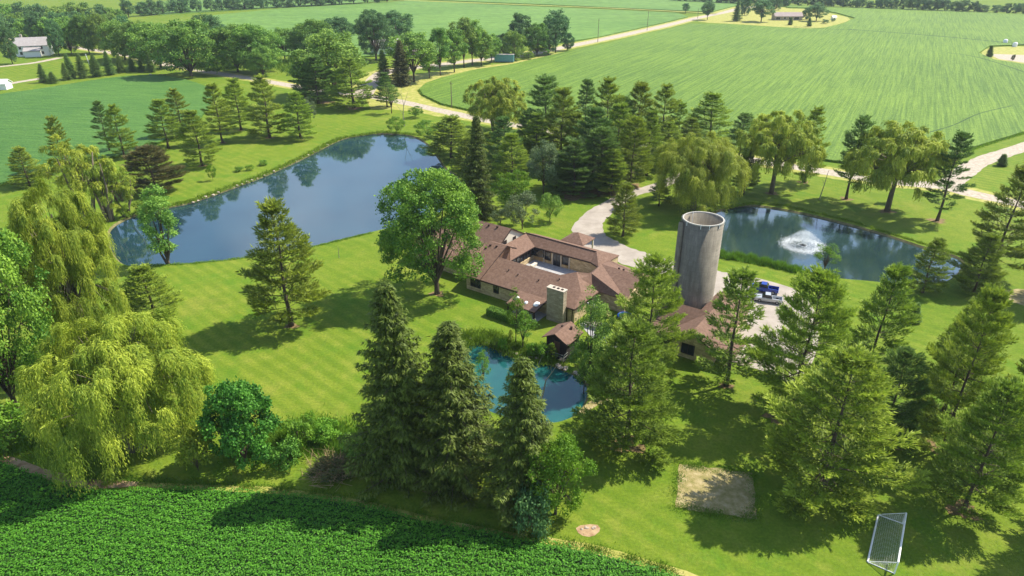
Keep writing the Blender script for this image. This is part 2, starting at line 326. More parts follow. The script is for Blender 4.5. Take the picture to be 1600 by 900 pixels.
# ------------------------------------------------------------------ ground (one sheet to the horizon, holes at the ponds)
def ground():
    big = [(-4000, -500), (4000, -500), (4000, 8000), (-4000, 8000)]
    V = [Vector(p) for p in big]; faces = []
    loops = [list(range(4))]
    for P_ in (POND1, POND2, POND3):
        i = len(V); V += [Vector(p) for p in P_]; loops.append(list(range(i, i + len(P_))))
    edges = [(l[k], l[(k + 1) % len(l)]) for l in loops for k in range(len(l))]
    vo, eo, fo, _, _, _ = delaunay_2d_cdt(V, edges, [], 0, 1e-5)
    def inside(p, poly):
        r = False; n = len(poly)
        for i in range(n):
            x1, y1 = poly[i]; x2, y2 = poly[i - 1]
            if (y1 > p[1]) != (y2 > p[1]) and p[0] < (x2 - x1) * (p[1] - y1) / (y2 - y1) + x1: r = not r
        return r
    for f in fo:
        c = [sum(vo[i][k] for i in f) / 3 for k in (0, 1)]
        if not any(inside(c, P_) for P_ in (POND1, POND2, POND3)): faces.append(f)
    me = bpy.data.meshes.new('ground'); me.from_pydata([(v[0], v[1], 0) for v in vo], [], faces); me.update()
    link('ground', me, M['lawn'])['kind'] = 'structure'
ground()
def flat(name, pts, z, mat, kind='structure', skirt=0):
    tri = tessellate_polygon([[Vector((p[0], p[1], 0)) for p in pts]])
    V = [(p[0], p[1], z) for p in pts]; F = [tuple(t) for t in tri]
    if skirt:
        n = len(pts); V += [(p[0], p[1], z - skirt) for p in pts]; F += [(k, (k + 1) % n, n + (k + 1) % n, n + k) for k in range(n)]
    me = bpy.data.meshes.new(name); me.from_pydata(V, [], F)
    bm = bmesh.new(); bm.from_mesh(me); bmesh.ops.recalc_face_normals(bm, faces=bm.faces)
    up = sum(f.normal.z * f.calc_area() for f in bm.faces)
    if up < 0: bmesh.ops.reverse_faces(bm, faces=bm.faces)
    bm.to_mesh(me); bm.free(); me.update()
    o = link(name, me, mat); o['kind'] = kind
    return o
def bank(name, P_, depth, width):
    n = len(P_); cx = sum(p[0] for p in P_) / n; cy = sum(p[1] for p in P_) / n
    mb = MB(); area = sum(P_[i - 1][0] * P_[i][1] - P_[i][0] * P_[i - 1][1] for i in range(n)); sg = 1 if area > 0 else -1
    inn = []
    for i in range(n):
        a, b = P_[i - 1], P_[(i + 1) % n]; d = Vector((b[0] - a[0], b[1] - a[1])).normalized(); nn = Vector((-d.y, d.x)) * sg
        inn.append((P_[i][0] + nn.x * width, P_[i][1] + nn.y * width))
    for i in range(n):
        j = (i + 1) % n
        mb.poly([(P_[i][0], P_[i][1], 0), (P_[j][0], P_[j][1], 0), (inn[j][0], inn[j][1], -depth), (inn[i][0], inn[i][1], -depth)])
    mb.build(name, M['bank'])['kind'] = 'structure'
for nm, P_, mt in (('pond_bank', POND1, 'water1'), ('pond_bank', POND2, 'water2'), ('pond_bank', POND3, 'water3')):
    bank(nm, P_, .7, .8); flat('pond_water', P_, -.32, M[mt])

def strip(name, px, widths, z, mat, world=False):
    pts = px if world else ground_pts(px)
    if not hasattr(widths, '__len__'): widths = [widths] * len(pts)
    P_ = []; Wd = []
    n = len(pts)
    for i in range(n - 1):                                # Catmull-Rom
        p0, p1, p2, p3 = pts[max(i - 1, 0)], pts[i], pts[i + 1], pts[min(i + 2, n - 1)]
        for k in range(6):
            t = k / 6
            P_.append(tuple(.5 * (2 * p1[d] + (p2[d] - p0[d]) * t + (2 * p0[d] - 5 * p1[d] + 4 * p2[d] - p3[d]) * t * t + (3 * p1[d] - p0[d] - 3 * p2[d] + p3[d]) * t ** 3) for d in (0, 1)))
            Wd.append(widths[i] * (1 - t) + widths[i + 1] * t)
    P_.append(pts[-1]); Wd.append(widths[-1])
    mb = MB(); Lf = []; Rt = []; m = len(P_)
    for i in range(m):
        a, b = P_[max(i - 1, 0)], P_[min(i + 1, m - 1)]; d = Vector((b[0] - a[0], b[1] - a[1])).normalized()
        w = Wd[i] / 2 * (1 + .10 * math.sin(i * 1.7) * math.cos(i * .9))
        Lf.append((P_[i][0] - d.y * w, P_[i][1] + d.x * w, z)); Rt.append((P_[i][0] + d.y * w, P_[i][1] - d.x * w, z))
    for i in range(m - 1): mb.F.append((2 * i, 2 * i + 1, 2 * i + 3, 2 * i + 2))
    for i in range(m): mb.V += [Rt[i], Lf[i]]
    me = bpy.data.meshes.new(name); me.from_pydata(mb.V, [], mb.F); me.update()
    o = link(name, me, mat); o['kind'] = 'structure'; return o
ROAD1 = [(-260, 30), (-100, 45), (60, 66), (190, 85), (250, 99), (330, 113), (400, 124), (462, 135), (520, 144), (566, 150), (600, 154), (640, 162), (700, 175.5), (765, 189), (820, 198), (900, 211), (963, 221), (1060, 235), (1150, 246), (1230, 259), (1300, 270), (1366, 281), (1416, 286), (1470, 291), (1520, 303), (1600, 320), (1700, 342)]
strip('road_verge', ROAD1, 9.5, .004, M['drygrass'])
strip('road', ROAD1, 5.2, .012, M['gravel'])
ROAD2 = [(1476, 292), (1500, 275), (1520, 259), (1550, 246), (1600, 230), (1700, 200), (1900, 150)]
strip('road', ROAD2, 5, .016, M['gravel'])
ROAD3 = [(1250, 2), (1165, 12), (1130, 20), (1090, 28), (1040, 40), (1000, 49), (940, 62), (895, 71), (850, 80), (790, 89), (720, 97), (660, 104), (605, 112), (580, 130), (566, 150)]
strip('road_verge', ROAD3, 14, .008, M['drygrass'])
strip('road', ROAD3, 7.5, .020, M['gravel'])
strip('driveway', [(1100, 241), (1090, 256), (1060, 277), (1018, 294), (985, 303), (955, 320), (928, 340), (918, 360), (935, 380), (975, 398), (1020, 412), (1060, 422), (1120, 435)], [3.5, 3.5, 3.5, 3.5, 3.8, 4.4, 5.2, 6.0, 7.0, 7.0, 6.5, 6, 6], .024, M['asphalt'])
flat('parking_area', smoothed(ground_pts([(1095, 425), (1140, 425), (1200, 438), (1262, 458), (1285, 520), (1262, 590), (1225, 600), (1195, 580), (1165, 572), (1130, 560), (1110, 500), (1100, 460)]), 2), .028, M['asphalt'])
strip('driveway', [(94, 90), (60, 97), (30, 101), (-40, 108)], 4, .012, M['gravel'])
strip('driveway', [(68, 122), (30, 128), (0, 133), (-60, 140)], 4, .012, M['gravel'])
strip('farm_track', [(600, 0), (700, 4), (860, 10), (960, 14), (1060, 19), (1120, 22)], 5, .62, M['drygrass'])
flat('farm_yard', ground_pts([(1545, 84), (1600, 86), (1700, 90), (1700, 106), (1600, 98), (1560, 92)]), .02, M['gravel'])
flat('grass_lot', smoothed(ground_pts([(1530, 84), (1545, 74), (1600, 72), (1720, 74), (1720, 112), (1600, 102), (1550, 94)]), 1), .012, M['drygrass'])
flat('grass_lot', smoothed(ground_pts([(1085, 30), (1130, 14), (1180, 4), (1215, 6), (1225, 13), (1262, 14), (1305, 22), (1332, 29), (1318, 36), (1280, 45), (1230, 43), (1140, 37), (1095, 35)]), 1), .006, M['drygrass'])
flat('road_verge', smoothed(ground_pts([(560, 170), (600, 120), (640, 118), (740, 104), (800, 98), (880, 80), (890, 84), (800, 104), (740, 113), (680, 128), (660, 138), (662, 152), (700, 166), (760, 182), (700, 186), (640, 172)]), 1), .002, M['drygrass'])
_bp = []
_bc = [(1062, 725), (1108, 730), (1176, 740), (1180, 780), (1182, 812), (1120, 803), (1055, 793), (1059, 758)]
for i in range(8):
    for k in range(9):
        f = k / 9; j = rnd.uniform(-1.6, 1.6) if k else 0; _bp.append((_bc[i][0] * (1 - f) + _bc[(i + 1) % 8][0] * f + j, _bc[i][1] * (1 - f) + _bc[(i + 1) % 8][1] * f + rnd.uniform(-1.4, 1.4)))
flat('bare_patch', ground_pts(_bp), .012, M['straw'])
strip('dirt_path', [(-40, 705), (0, 716), (40, 733), (90, 750), (130, 756), (170, 757), (215, 756)], [1.0, 1.2, 1.6, 1.8, 1.6, 1.2, .6], .012, M['dirt'])
flat('dirt_patch', smoothed(ground_pts([(898, 822), (932, 818), (940, 828), (925, 840), (905, 836)]), 1), .012, M['dirt'])
strip('farm_track', [(215, 757), (330, 763), (430, 768), (560, 787), (700, 820), (820, 842), (930, 860), (1000, 880), (1060, 897), (1120, 920)], [.6, .9, 1.1, 1.0, 1.0, 1.1, 1.3, 1.2, 1.2, 1.2], .016, M['drygrass'])
flat('worn_grass', smoothed(ground_pts([(1560, 455), (1600, 450), (1640, 460), (1640, 480), (1590, 478)]), 1), .010, M['straw'])
strip('shore_sand', [(735, 529), (760, 534), (782, 543)], [.3, .9, .4], .012, M['straw'])
strip('shore_sand', [(905, 648), (925, 632), (945, 622), (965, 614)], [.6, 1.2, 1.6, 1.2], .012, M['straw'])

# crop fields: the canopy is a raised sheet with an edge one can see
fr = [(655, 141), (661, 150), (690, 164), (740, 175), (790, 185), (860, 198), (960, 212), (1080, 226), (1170, 236), (1260, 248), (1340, 259), (1400, 264), (1440, 258), (1500, 239), (1540, 226), (1600, 208), (1760, 165), (1900, 130), (1720, 113), (1600, 102), (1552, 94.5), (1529, 84), (1545, 73), (1600, 71), (1720, 72), (1900, 70), (1900, 35), (1600, 23.5), (1540, 20), (1440, 15), (1310, 11.5), (1232, 9.5), (1228, 12.5), (1264, 13), (1308, 21), (1336, 29), (1318, 37.5), (1280, 46.5), (1230, 44.5), (1140, 39), (1080, 38), (1000, 56), (940, 71), (895, 80), (860, 88), (800, 102), (740, 111), (690, 123), (665, 132)]
tag(flat('crop_field', ground_pts(fr), .6, M['crop_right'], 'stuff', .6), 'large green soybean field right of the long road', 'crop field')
ft = [(338, 60), (322, 26), (440, 14), (560, 7), (640, 2), (860, 12), (1058, 21), (1075, 27), (1030, 38), (940, 58), (885, 67), (700, 82), (560, 90), (450, 88), (380, 80)]
tag(flat('crop_field', ground_pts(ft), .6, M['crop_far'], 'stuff', .6), 'pale green far field behind the row of roadside trees', 'crop field')
ft2 = [(640, -1), (860, 8), (1058, 17), (1110, 19), (1165, 6), (1000, -14), (700, -20), (500, -16), (240, 4), (200, 20), (250, 24), (330, 19), (560, 5)]
tag(flat('crop_field', ground_pts(ft2), .5, M['crop_far'], 'stuff', .5), 'pale far field beyond the thin grass track', 'crop field')
fl = [(-260, 175), (-60, 158), (0, 149), (60, 141), (120, 131), (180, 122), (235, 118), (262, 120), (300, 128), (335, 142), (330, 165), (310, 190), (270, 215), (215, 240), (150, 252), (100, 262), (40, 278), (0, 290), (-120, 320), (-400, 360)]
tag(flat('crop_field', smoothed(ground_pts(fl), 1), .55, M['crop_left'], 'stuff', .55), 'green crop field on the left behind the small pines', 'crop field')
# thin drainage creases through the big field: darker, lower strips
strip('field_margin', [(1325, 47), (1430, 55), (1520, 63), (1600, 71)], 2.2, .606, M['crop_near'])
strip('field_margin', [(1240, 43), (1290, 46.5), (1340, 48.5)], 1.6, .608, M['crop_near'])
strip('field_margin', [(1480, 84), (1520, 90), (1560, 101), (1620, 122)], .9, .606, M['crop_near'])
strip('field_margin', [(1450, 210), (1490, 198), (1530, 180), (1580, 168)], .5, .606, M['crop_near'])

# ------------------------------------------------------------------ foreground soybean canopy, leaf by leaf
def leaf_quads(cen, nrm, dirv, ln, wd):
    side = np.cross(dirv, nrm); side /= np.linalg.norm(side, axis=1, keepdims=True) + 1e-9
    d = dirv / (np.linalg.norm(dirv, axis=1, keepdims=True) + 1e-9)
    ln = ln[:, None]; wd = wd[:, None]
    V = np.stack([cen, cen + d * ln * .5 + side * wd * .5, cen + d * ln, cen + d * ln * .5 - side * wd * .5], 1).reshape(-1, 3)
    F = np.arange(len(V)).reshape(-1, 4); return V, F
def leaf_tris(cen, dirv, nrm, ln, wd):
    side = np.cross(dirv, nrm); side /= np.linalg.norm(side, axis=1, keepdims=True) + 1e-9
    d = dirv / (np.linalg.norm(dirv, axis=1, keepdims=True) + 1e-9)
    V = np.stack([cen - side * wd[:, None] * .5, cen + side * wd[:, None] * .5, cen + d * ln[:, None]], 1).reshape(-1, 3)
    return V, np.arange(len(V)).reshape(-1, 3)
def pip(X, Y, poly):
    r = np.zeros(len(X), bool); n = len(poly)
    for i in range(n):
        x1, y1 = poly[i]; x2, y2 = poly[i - 1]
        if y1 == y2: continue
        r ^= ((y1 > Y) != (y2 > Y)) & (X < (x2 - x1) * (Y - y1) / (y2 - y1) + x1)
    return r
def soy():
    rs = np.random.RandomState(3)
    px = [(-60, 705), (0, 722), (50, 742), (100, 761), (160, 768), (250, 766), (340, 768), (430, 773), (500, 781), (580, 795), (660, 815), (730, 828), (800, 842), (880, 856), (950, 872), (1010, 888), (1070, 907), (1130, 940), (1000, 1000), (-200, 1000), (-200, 720)]
    P_ = ground_pts(px)
    flat('crop_soil', P_, .10, M['crop_near'], 'structure', .1)
    n = 210000
    X = rs.uniform(-66, 16, n); Y = rs.uniform(38, 61, n)
    # rows about .75 m apart, wandering
    row = (X * .12 + Y * .99 + .25 * np.sin(X * .35) + .15 * np.sin(X * 1.3)); ph = (row / .78) % 1
    keep = pip(X, Y, P_) & (rs.rand(n) < (.75 + .25 * np.cos((ph - .5) * 2 * np.pi)) + .1)
    X = X[keep]; Y = Y[keep]; ph = ph[keep]; n = len(X)
    hgt = .62 + .10 * np.sin(X * .5) * np.cos(Y * .7) - .15 * np.abs(ph - .5) * 2 + rs.uniform(-.22, .12, n)
    cl = np.sin(X * 2.1 + Y * 1.3) * np.sin(Y * 3.1 - X * .8); hgt += cl * .07
    cen = np.stack([X, Y, hgt], 1)
    nr = rs.normal(0, .5, (n, 3)); nr[:, 2] = 1; d = rs.normal(0, 1, (n, 3)); d[:, 2] = rs.uniform(-.5, .25, n)
    V, F = leaf_quads(cen, nr, d, rs.uniform(.15, .28, n), rs.uniform(.10, .18, n))
    t = np.clip(.5 + rs.normal(0, .26, n) + cl * .12, 0, 1)
    tag(link('soybean_plants', mesh_np('soybean_plants', V, F, t), M['soy']), 'leafy dark green soybean crop filling the bottom left', 'crop', None, 'stuff')
soy()

# ------------------------------------------------------------------ trees
UPV = np.array([0, 0, 1.0])
def conifer(seed, H=18, Rr=5, cb=.1, nwh=22, bpw=5, up=.5, droop=.0, step=.42, tuft=.5, wid=.13, K=6, shape=.8, sub=.38, hang=0.0, ragged=.5, flatf=.35, lean=0.0):
    rs = np.random.RandomState(seed); r2 = random.Random(seed)
    tr = MB(); cens = []; dirs = []; tn = []
    lx, ly = lean * math.cos(seed), lean * math.sin(seed)
    def axis(z): t = z / H; return np.array([lx * t * t * H + .12 * math.sin(z * .5 + seed), ly * t * t * H + .12 * math.cos(z * .4 + seed), z])
    tr.tube([axis(H * k / 8) if k else (0, 0, -.3) for k in range(9)], [max(.03, H * .0155 * (1 - k / 8.3) + (.12 if k == 0 else 0)) for k in range(9)], 7)
    azo = [r2.uniform(.6, 1.15) for _ in range(8)]
    for i in range(nwh):
        u = (i / (nwh - 1)) ** .93
        z = H * (cb + (1 - cb) * u)
        prof = min(1, u / .16 * .35 + .65) * (1 - u) ** shape * Rr + .35
        n = bpw + (r2.random() < .5)
        a0 = r2.uniform(0, 6.28)
        for j in range(n):
            az = a0 + 6.283 * j / n + r2.uniform(-.35, .35)
            Lb = prof * (1 - ragged * r2.random() * (1 - .4 * u)) * (azo[int(az / .785) % 8] * .5 + .5)
            zz = min(z + r2.uniform(-.3, .3) * H / nwh, H * .995)
            el = (-.08 + (up + .12) * u ** 1.4) + r2.uniform(-.12, .12)
            o = axis(zz); out = np.array([math.cos(az), math.sin(az), 0.0]); perp = np.array([-out[1], out[0], 0])
            def P_(s): return o + out * Lb * s * math.cos(el) + UPV * (Lb * s * math.sin(el) + Lb * (.16 * s * s if droop == 0 else (-droop * s + droop * .75 * s ** 3)))
            if Lb > 1.0: tr.tube([P_(0), P_(.5), P_(.92)], [max(.02, Lb * .016), max(.015, Lb * .010), .012], 3, False)
            ns = max(3, int(Lb / step))
            for k in range(ns):
                s = .16 + .84 * (k + r2.random() * .5) / ns
                if s > 1: s = 1
                p = P_(s); tang = P_(min(s + .05, 1.05)) - P_(s); tang /= np.linalg.norm(tang) + 1e-9
                sl = (sub * Lb * (1 - s) * 1.15 + .32) * r2.uniform(.7, 1.15)
                for sd in (-1, 1):
                    dv = tang * .75 + perp * sd * .75 + UPV * (.10 - hang); dv /= np.linalg.norm(dv)
                    m = max(1, int(round(sl / step)))
                    for q in range(m):
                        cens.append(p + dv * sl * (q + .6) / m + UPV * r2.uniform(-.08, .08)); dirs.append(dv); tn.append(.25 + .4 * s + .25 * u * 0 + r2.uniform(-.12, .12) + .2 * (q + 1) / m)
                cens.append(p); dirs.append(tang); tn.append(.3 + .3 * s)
    for k in range(10):                                  # leader
        cens.append(axis(H * (1 - .004 * k * 3))); dirs.append(UPV); tn.append(.6)
    c = np.array(cens); d = np.array(dirs); t = np.array(tn); n = len(c)
    c = np.repeat(c, K, 0) + rs.normal(0, .07, (n * K, 3)); d = np.repeat(d, K, 0)
    dd = d * .8 + rs.normal(0, .5, (n * K, 3)); dd[:, 2] += flatf - hang * 2.2
    up_ = rs.normal(0, .55, (n * K, 3)); up_[:, 2] += 1.0
    V, F = leaf_tris(c, dd, up_, tuft * rs.uniform(.6, 1.2, n * K), wid * rs.uniform(.7, 1.4, n * K))
    tt = np.clip(np.repeat(t, K) + rs.normal(0, .10, n * K), 0, 1)
    return tr.mesh('trunk', True), mesh_np('crown', V, F, tt), H, Rr

def plume_pine(seed, H=18, Rr=5, cb=.1, nwh=15, bpw=5, shape=.75, ragged=.45, pl=1.15, K=30, blade=.42, wid=.085, lean=.004, upturn=.75, dens=1.0):
    rs = np.random.RandomState(seed); r2 = random.Random(seed); tr = MB(); C_ = []; D_ = []; Ln = []; Tn = []
    def axis(z): t = z / H; return np.array([lean * H * t * t * math.cos(seed) + .12 * math.sin(z * .5 + seed), lean * H * t * t * math.sin(seed) + .12 * math.cos(z * .4 + seed), z])
    tr.tube([axis(H * k / 8) if k else (0, 0, -.3) for k in range(9)], [max(.03, H * .0155 * (1 - k / 8.3) + (.12 if k == 0 else 0)) for k in range(9)], 7)
    azo = [r2.uniform(.7, 1.15) for _ in range(8)]
    def add(p, d, L, t): C_.append(p); D_.append(d / np.linalg.norm(d)); Ln.append(L); Tn.append(t)
    for i in range(nwh):
        u = (i / (nwh - 1)) ** .95; z = H * (cb + (1 - cb) * u)
        prof = min(1, u / .2 * .3 + .7) * (1 - u) ** shape * Rr + .5
        n = bpw + (r2.random() < .4); a0 = r2.uniform(0, 6.28)
        for j in range(n):
            az = a0 + 6.283 * j / n + r2.uniform(-.4, .4)
            Lb = prof * (1 - ragged * r2.random() ** 1.3 * (1 - .5 * u)) * azo[int(az / .785) % 8] ** .6
            el = -.10 + (upturn + .1) * u ** 1.5 + r2.uniform(-.13, .13)
            o = axis(min(z + r2.uniform(-.35, .35) * H / nwh, H * .985)); out = np.array([math.cos(az), math.sin(az), 0.]); perp = np.array([-out[1], out[0], 0.]); sw = r2.uniform(-.12, .12)
            def P_(s): return o + (out + perp * sw * s) * Lb * s * math.cos(el) + UPV * (Lb * s * math.sin(el) + Lb * .15 * s * s)
            tr.tube([P_(0), P_(.5), P_(.95)], [max(.02, Lb * .015), max(.015, Lb * .010), .012], 3, False)
            m = max(1, int(Lb * .62 / .62 * dens))
            for k in range(m + 1):
                s_ = .42 + .58 * k / m; p = P_(s_); tg = P_(s_ + .04) - p; tg /= np.linalg.norm(tg)
                q = pl * r2.uniform(.75, 1.2) * (1.15 - .35 * s_) * min(1, .45 + Lb * .2)
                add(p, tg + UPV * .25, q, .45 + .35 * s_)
                for sd in (-1, 1):
                    if r2.random() < .92:
                        L2 = q * (1.0 + .9 * (1 - s_)); dv = tg * .8 + perp * sd * r2.uniform(.6, 1.0) + UPV * .18; dv /= np.linalg.norm(dv)
                        add(p, dv, L2, .35 + .3 * s_)
                        if L2 > 1.15: add(p + dv * L2 * .5, dv * .8 + tg * .5 + UPV * .2, L2 * .75, .45 + .35 * s_)
    for k in range(5): add(axis(H * (.93 + .014 * k)), np.array([math.cos(k * 2.4) * .45, math.sin(k * 2.4) * .45, 1.]), .9 * Rr / 5, .7)
    c = np.array(C_); d = np.array(D_); L = np.array(Ln); t = np.array(Tn); n = len(c)
    t = t + rs.normal(0, .10, n)
    c = np.repeat(c, K, 0); d = np.repeat(d, K, 0); L = np.repeat(L, K); t = np.repeat(t, K); N_ = n * K
    s_ = rs.rand(N_) ** .8; sp = rs.normal(0, 1, (N_, 3)); sp -= d * np.sum(sp * d, 1)[:, None]; sp[:, 2] = sp[:, 2] * .55 + .22
    w_ = (.07 + .13 * np.sin(np.pi * np.clip(s_ * .9 + .1, 0, 1))) * L
    cen = c + d * (s_ * L)[:, None] + sp * (w_ * rs.rand(N_))[:, None]
    dd = d * .9 + sp * .55; nr = rs.normal(0, .55, (N_, 3)); nr[:, 2] += .9; nr += sp * .4
    V, F = leaf_tris(cen, dd, nr, blade * rs.uniform(.6, 1.2, N_), wid * rs.uniform(.7, 1.4, N_))
    tt = np.clip(t + (s_ - .5) * .45 + rs.normal(0, .10, N_), 0, 1)  # paler new growth at the tips, plus shade painted into the plume bases
    return tr.mesh('trunk', True), mesh_np('crown', V, F, tt), H, Rr

def lobes_tree(seed, H=18, Rr=7, cb=.22, nl=11, ncl=95, lpc=150, leaf=.36, lw=.24, rc=1.25, trunks=1, kind='quad', vertical=1.0, gaps=.0, trunk_r=.02):
    rs = np.random.RandomState(seed); r2 = random.Random(seed)
    tr = MB(); zc = H * (cb + (1 - cb) * .5); hz = H * (1 - cb) * .5
    lobes = []
    for i in range(nl):
        f = (i + .5) / nl; ph = math.acos(1 - 1.9 * f); az = i * 2.4 + r2.uniform(-.4, .4)
        rr = r2.uniform(.42, .62)
        lobes.append((np.array([math.sin(ph) * math.cos(az) * Rr * rr, math.sin(ph) * math.sin(az) * Rr * rr, zc + math.cos(ph) * hz * rr * 1.08]), r2.uniform(.40, .54)))
    lobes.append((np.array([0, 0, zc + .1 * hz]), .55)); nl += 1
    fork = H * max(cb, .08) * .75
    for t in range(trunks):
        a = 6.28 * t / max(trunks, 1); b = .35 * (trunks > 1)
        tr.tube([(b * math.cos(a), b * math.sin(a), -.3), (b * 1.6 * math.cos(a), b * 1.6 * math.sin(a), fork * .5), (b * 2.4 * math.cos(a), b * 2.4 * math.sin(a), fork), (b * 3 * math.cos(a) + r2.uniform(-.3, .3), b * 3 * math.sin(a), zc)], [H * trunk_r * 1.25, H * trunk_r, H * trunk_r * .85, H * trunk_r * .4], 7)
    for c, r in lobes:
        a = c * .45 + np.array([0, 0, 0]); tr.tube([(0, 0, fork * r2.uniform(.8, 1.1)), (c[0] * .45, c[1] * .45, fork + (c[2] - fork) * .5 + .05 * H * 0), tuple(c)], [H * .010, H * .0075, .05], 4, False)
    cl = []; cn = []
    per = max(3, ncl // nl)
    for c, r in lobes:
        for k in range(per):
            d = rs.normal(0, 1, 3); d /= np.linalg.norm(d)
            outw = c - np.array([0, 0, zc - .2 * hz]); outw /= np.linalg.norm(outw) + 1e-6
            d = d + outw * .75; d[2] += .15; d /= np.linalg.norm(d)
            p = c + d * np.array([Rr * r, Rr * r, hz * r * 1.05]) * rs.uniform(.72, 1.05); cl.append(p); cn.append(d)
            if k % 3 == 0: tr.tube([tuple(c), tuple(c * .35 + p * .65)], [.045, .02], 3, False)
    cl = np.array(cl); cn = np.array(cn); m = len(cl)
    rcl = rc * rs.uniform(.6, 1.25, m); tc_ = rs.uniform(.2, .8, m)
    idx = np.repeat(np.arange(m), (lpc * (rcl / rc) ** 1.6).astype(int)); n = len(idx)
    d = rs.normal(0, 1, (n, 3)); d += cn[idx] * .55; d[:, 2] += .25; d /= np.linalg.norm(d, axis=1, keepdims=True)
    lump = 1 + .28 * np.sin(d[:, 0] * 6 + idx) * np.sin(d[:, 1] * 6 + idx * 2) + .15 * np.sin(d[:, 2] * 9 + idx)
    rad = (rcl[idx] * rs.uniform(.55, 1.08, n) * lump)[:, None]
    cen = cl[idx] + d * rad * np.array([1, 1, .72])
    nr = d + rs.normal(0, .38, (n, 3)); dv = rs.normal(0, .7, (n, 3)) + d * .35; dv[:, 2] -= .25
    V, F = leaf_quads(cen, nr, dv, leaf * rs.uniform(.6, 1.25, n), lw * rs.uniform(.6, 1.25, n))
    t = np.clip(tc_[idx] + rs.normal(0, .18, n), 0, 1)
    return tr.mesh('trunk', True), mesh_np('crown', V, F, t), H, Rr

def willow(seed, H=18, Rr=8, cb=.25, nc=150, per=24, seg=7, leaf=.5, wid=.12, hangl=4.0, trunks=1, dome=1.0, rc=1.1, skirt=.22):
    rs = np.random.RandomState(seed); r2 = random.Random(seed); tr = MB()
    zc = H * .52; hz = H - zc
    for t in range(trunks):
        a = 6.28 * t / trunks + seed; b = .5 * (trunks > 1)
        tr.tube([(b * math.cos(a), b * math.sin(a), -.3), (b * 2 * math.cos(a), b * 2 * math.sin(a), H * .2), (b * 4 * math.cos(a) + .5 * math.sin(seed), b * 4 * math.sin(a), H * .45), (b * 6 * math.cos(a), b * 6 * math.sin(a), H * .8)], [H * .032, H * .025, H * .017, H * .006], 7)
    nl = 9; lobes = []
    for i in range(nl):
        f = (i + .5) / nl; ph = math.acos(1 - 1.15 * f); az = i * 2.4 + seed
        lobes.append(np.array([math.sin(ph) * math.cos(az) * Rr * .55, math.sin(ph) * math.sin(az) * Rr * .55, zc + math.cos(ph) * hz * .55]))
    cl = []
    for i in range(nc):
        c = lobes[i % nl]; d = rs.normal(0, 1, 3); d[2] = d[2] * .8 + .15; d /= np.linalg.norm(d)
        cl.append(c + d * np.array([Rr * .44, Rr * .44, hz * .5 + (skirt * H if d[2] < 0 else 0)]) * rs.uniform(.75, 1.04))
        if i % 2 == 0: tr.tube([(0, 0, H * .33), (c[0] * .6, c[1] * .6, H * .33 + (c[2] - H * .33) * .7), tuple(c * .3 + cl[-1] * .7)], [H * .009, H * .006, .025], 3, False)
    cl = np.array(cl); m = len(cl); tcl = rs.uniform(.25, .8, m); hl = hangl * rs.uniform(.45, 1.15, m)
    low = np.clip((cl[:, 2] - zc * .9) / hz, 0, 1); hl *= (1.15 - .45 * low)
    idx = np.repeat(np.arange(m), per); n = len(idx)
    out = cl[idx] * np.array([1, 1, 0]); out /= np.linalg.norm(out, axis=1, keepdims=True) + 1e-6
    az = rs.normal(0, .75, n); o2 = np.stack([out[:, 0] * np.cos(az) - out[:, 1] * np.sin(az), out[:, 0] * np.sin(az) + out[:, 1] * np.cos(az), np.zeros(n)], 1)
    p0 = cl[idx] + rs.normal(0, rc * .26, (n, 3)) * np.array([1, 1, .5]); sp = rc * rs.uniform(.5, 1.5, n); hn = hl[idx] * rs.uniform(.5, 1.1, n)
    cs = []; ds = []; ts = []
    for k in range(seg):
        def pos(s): return p0 + o2 * (sp * (1 - np.exp(-2.6 * s)))[:, None] + UPV * (.35 * s - s ** 1.5 * hn)[:, None] if not np.isscalar(s) else p0 + o2 * (sp * (1 - math.exp(-2.6 * s)))[:, None] + UPV * ((.9 * rc * s * math.exp(-3 * s)) - (s ** 1.5) * hn)[:, None]
        s = (k + .3) / seg; p = pos(s); q = pos(s + .06); p[:, 2] = np.maximum(p[:, 2], .35)
        cs.append(p + rs.normal(0, .06, (n, 3))); dd = q - p; dd /= np.linalg.norm(dd, axis=1, keepdims=True) + 1e-6; dd += rs.normal(0, .26, (n, 3)); ds.append(dd)
        ts.append(np.clip(tcl[idx] + rs.normal(0, .15, n), 0, 1))
    c = np.concatenate(cs); d = np.concatenate(ds); t = np.concatenate(ts); N_ = len(c)
    o3 = np.concatenate([o2] * seg); nr = o3 + rs.normal(0, .45, (N_, 3)); nr[:, 2] += .7
    V, F = leaf_tris(c, d, nr, leaf * rs.uniform(.7, 1.3, N_), wid * rs.uniform(.7, 1.4, N_))
    return tr.mesh('trunk', True), mesh_np('crown', V, F, t), H, Rr

T = {}
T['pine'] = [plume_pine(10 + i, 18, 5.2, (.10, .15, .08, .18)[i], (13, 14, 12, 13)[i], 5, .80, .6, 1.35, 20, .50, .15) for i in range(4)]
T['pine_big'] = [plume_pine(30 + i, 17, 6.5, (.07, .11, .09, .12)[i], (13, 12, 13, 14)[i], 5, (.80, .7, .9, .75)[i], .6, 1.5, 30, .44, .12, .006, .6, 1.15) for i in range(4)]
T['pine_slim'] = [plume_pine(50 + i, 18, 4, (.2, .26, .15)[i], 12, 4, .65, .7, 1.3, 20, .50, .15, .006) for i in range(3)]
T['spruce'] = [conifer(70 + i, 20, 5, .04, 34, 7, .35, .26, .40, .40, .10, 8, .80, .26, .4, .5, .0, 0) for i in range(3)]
T['spruce_small'] = [conifer(90, 5, 1.6, .02, 16, 6, .4, 0, .22, .25, .09, 6, .95, .3, 0, .3, .2)]
T['maple'] = [lobes_tree(110 + i, 20, 8, .13, 19, 330, 150, .36, .26, 1.15) for i in range(2)]
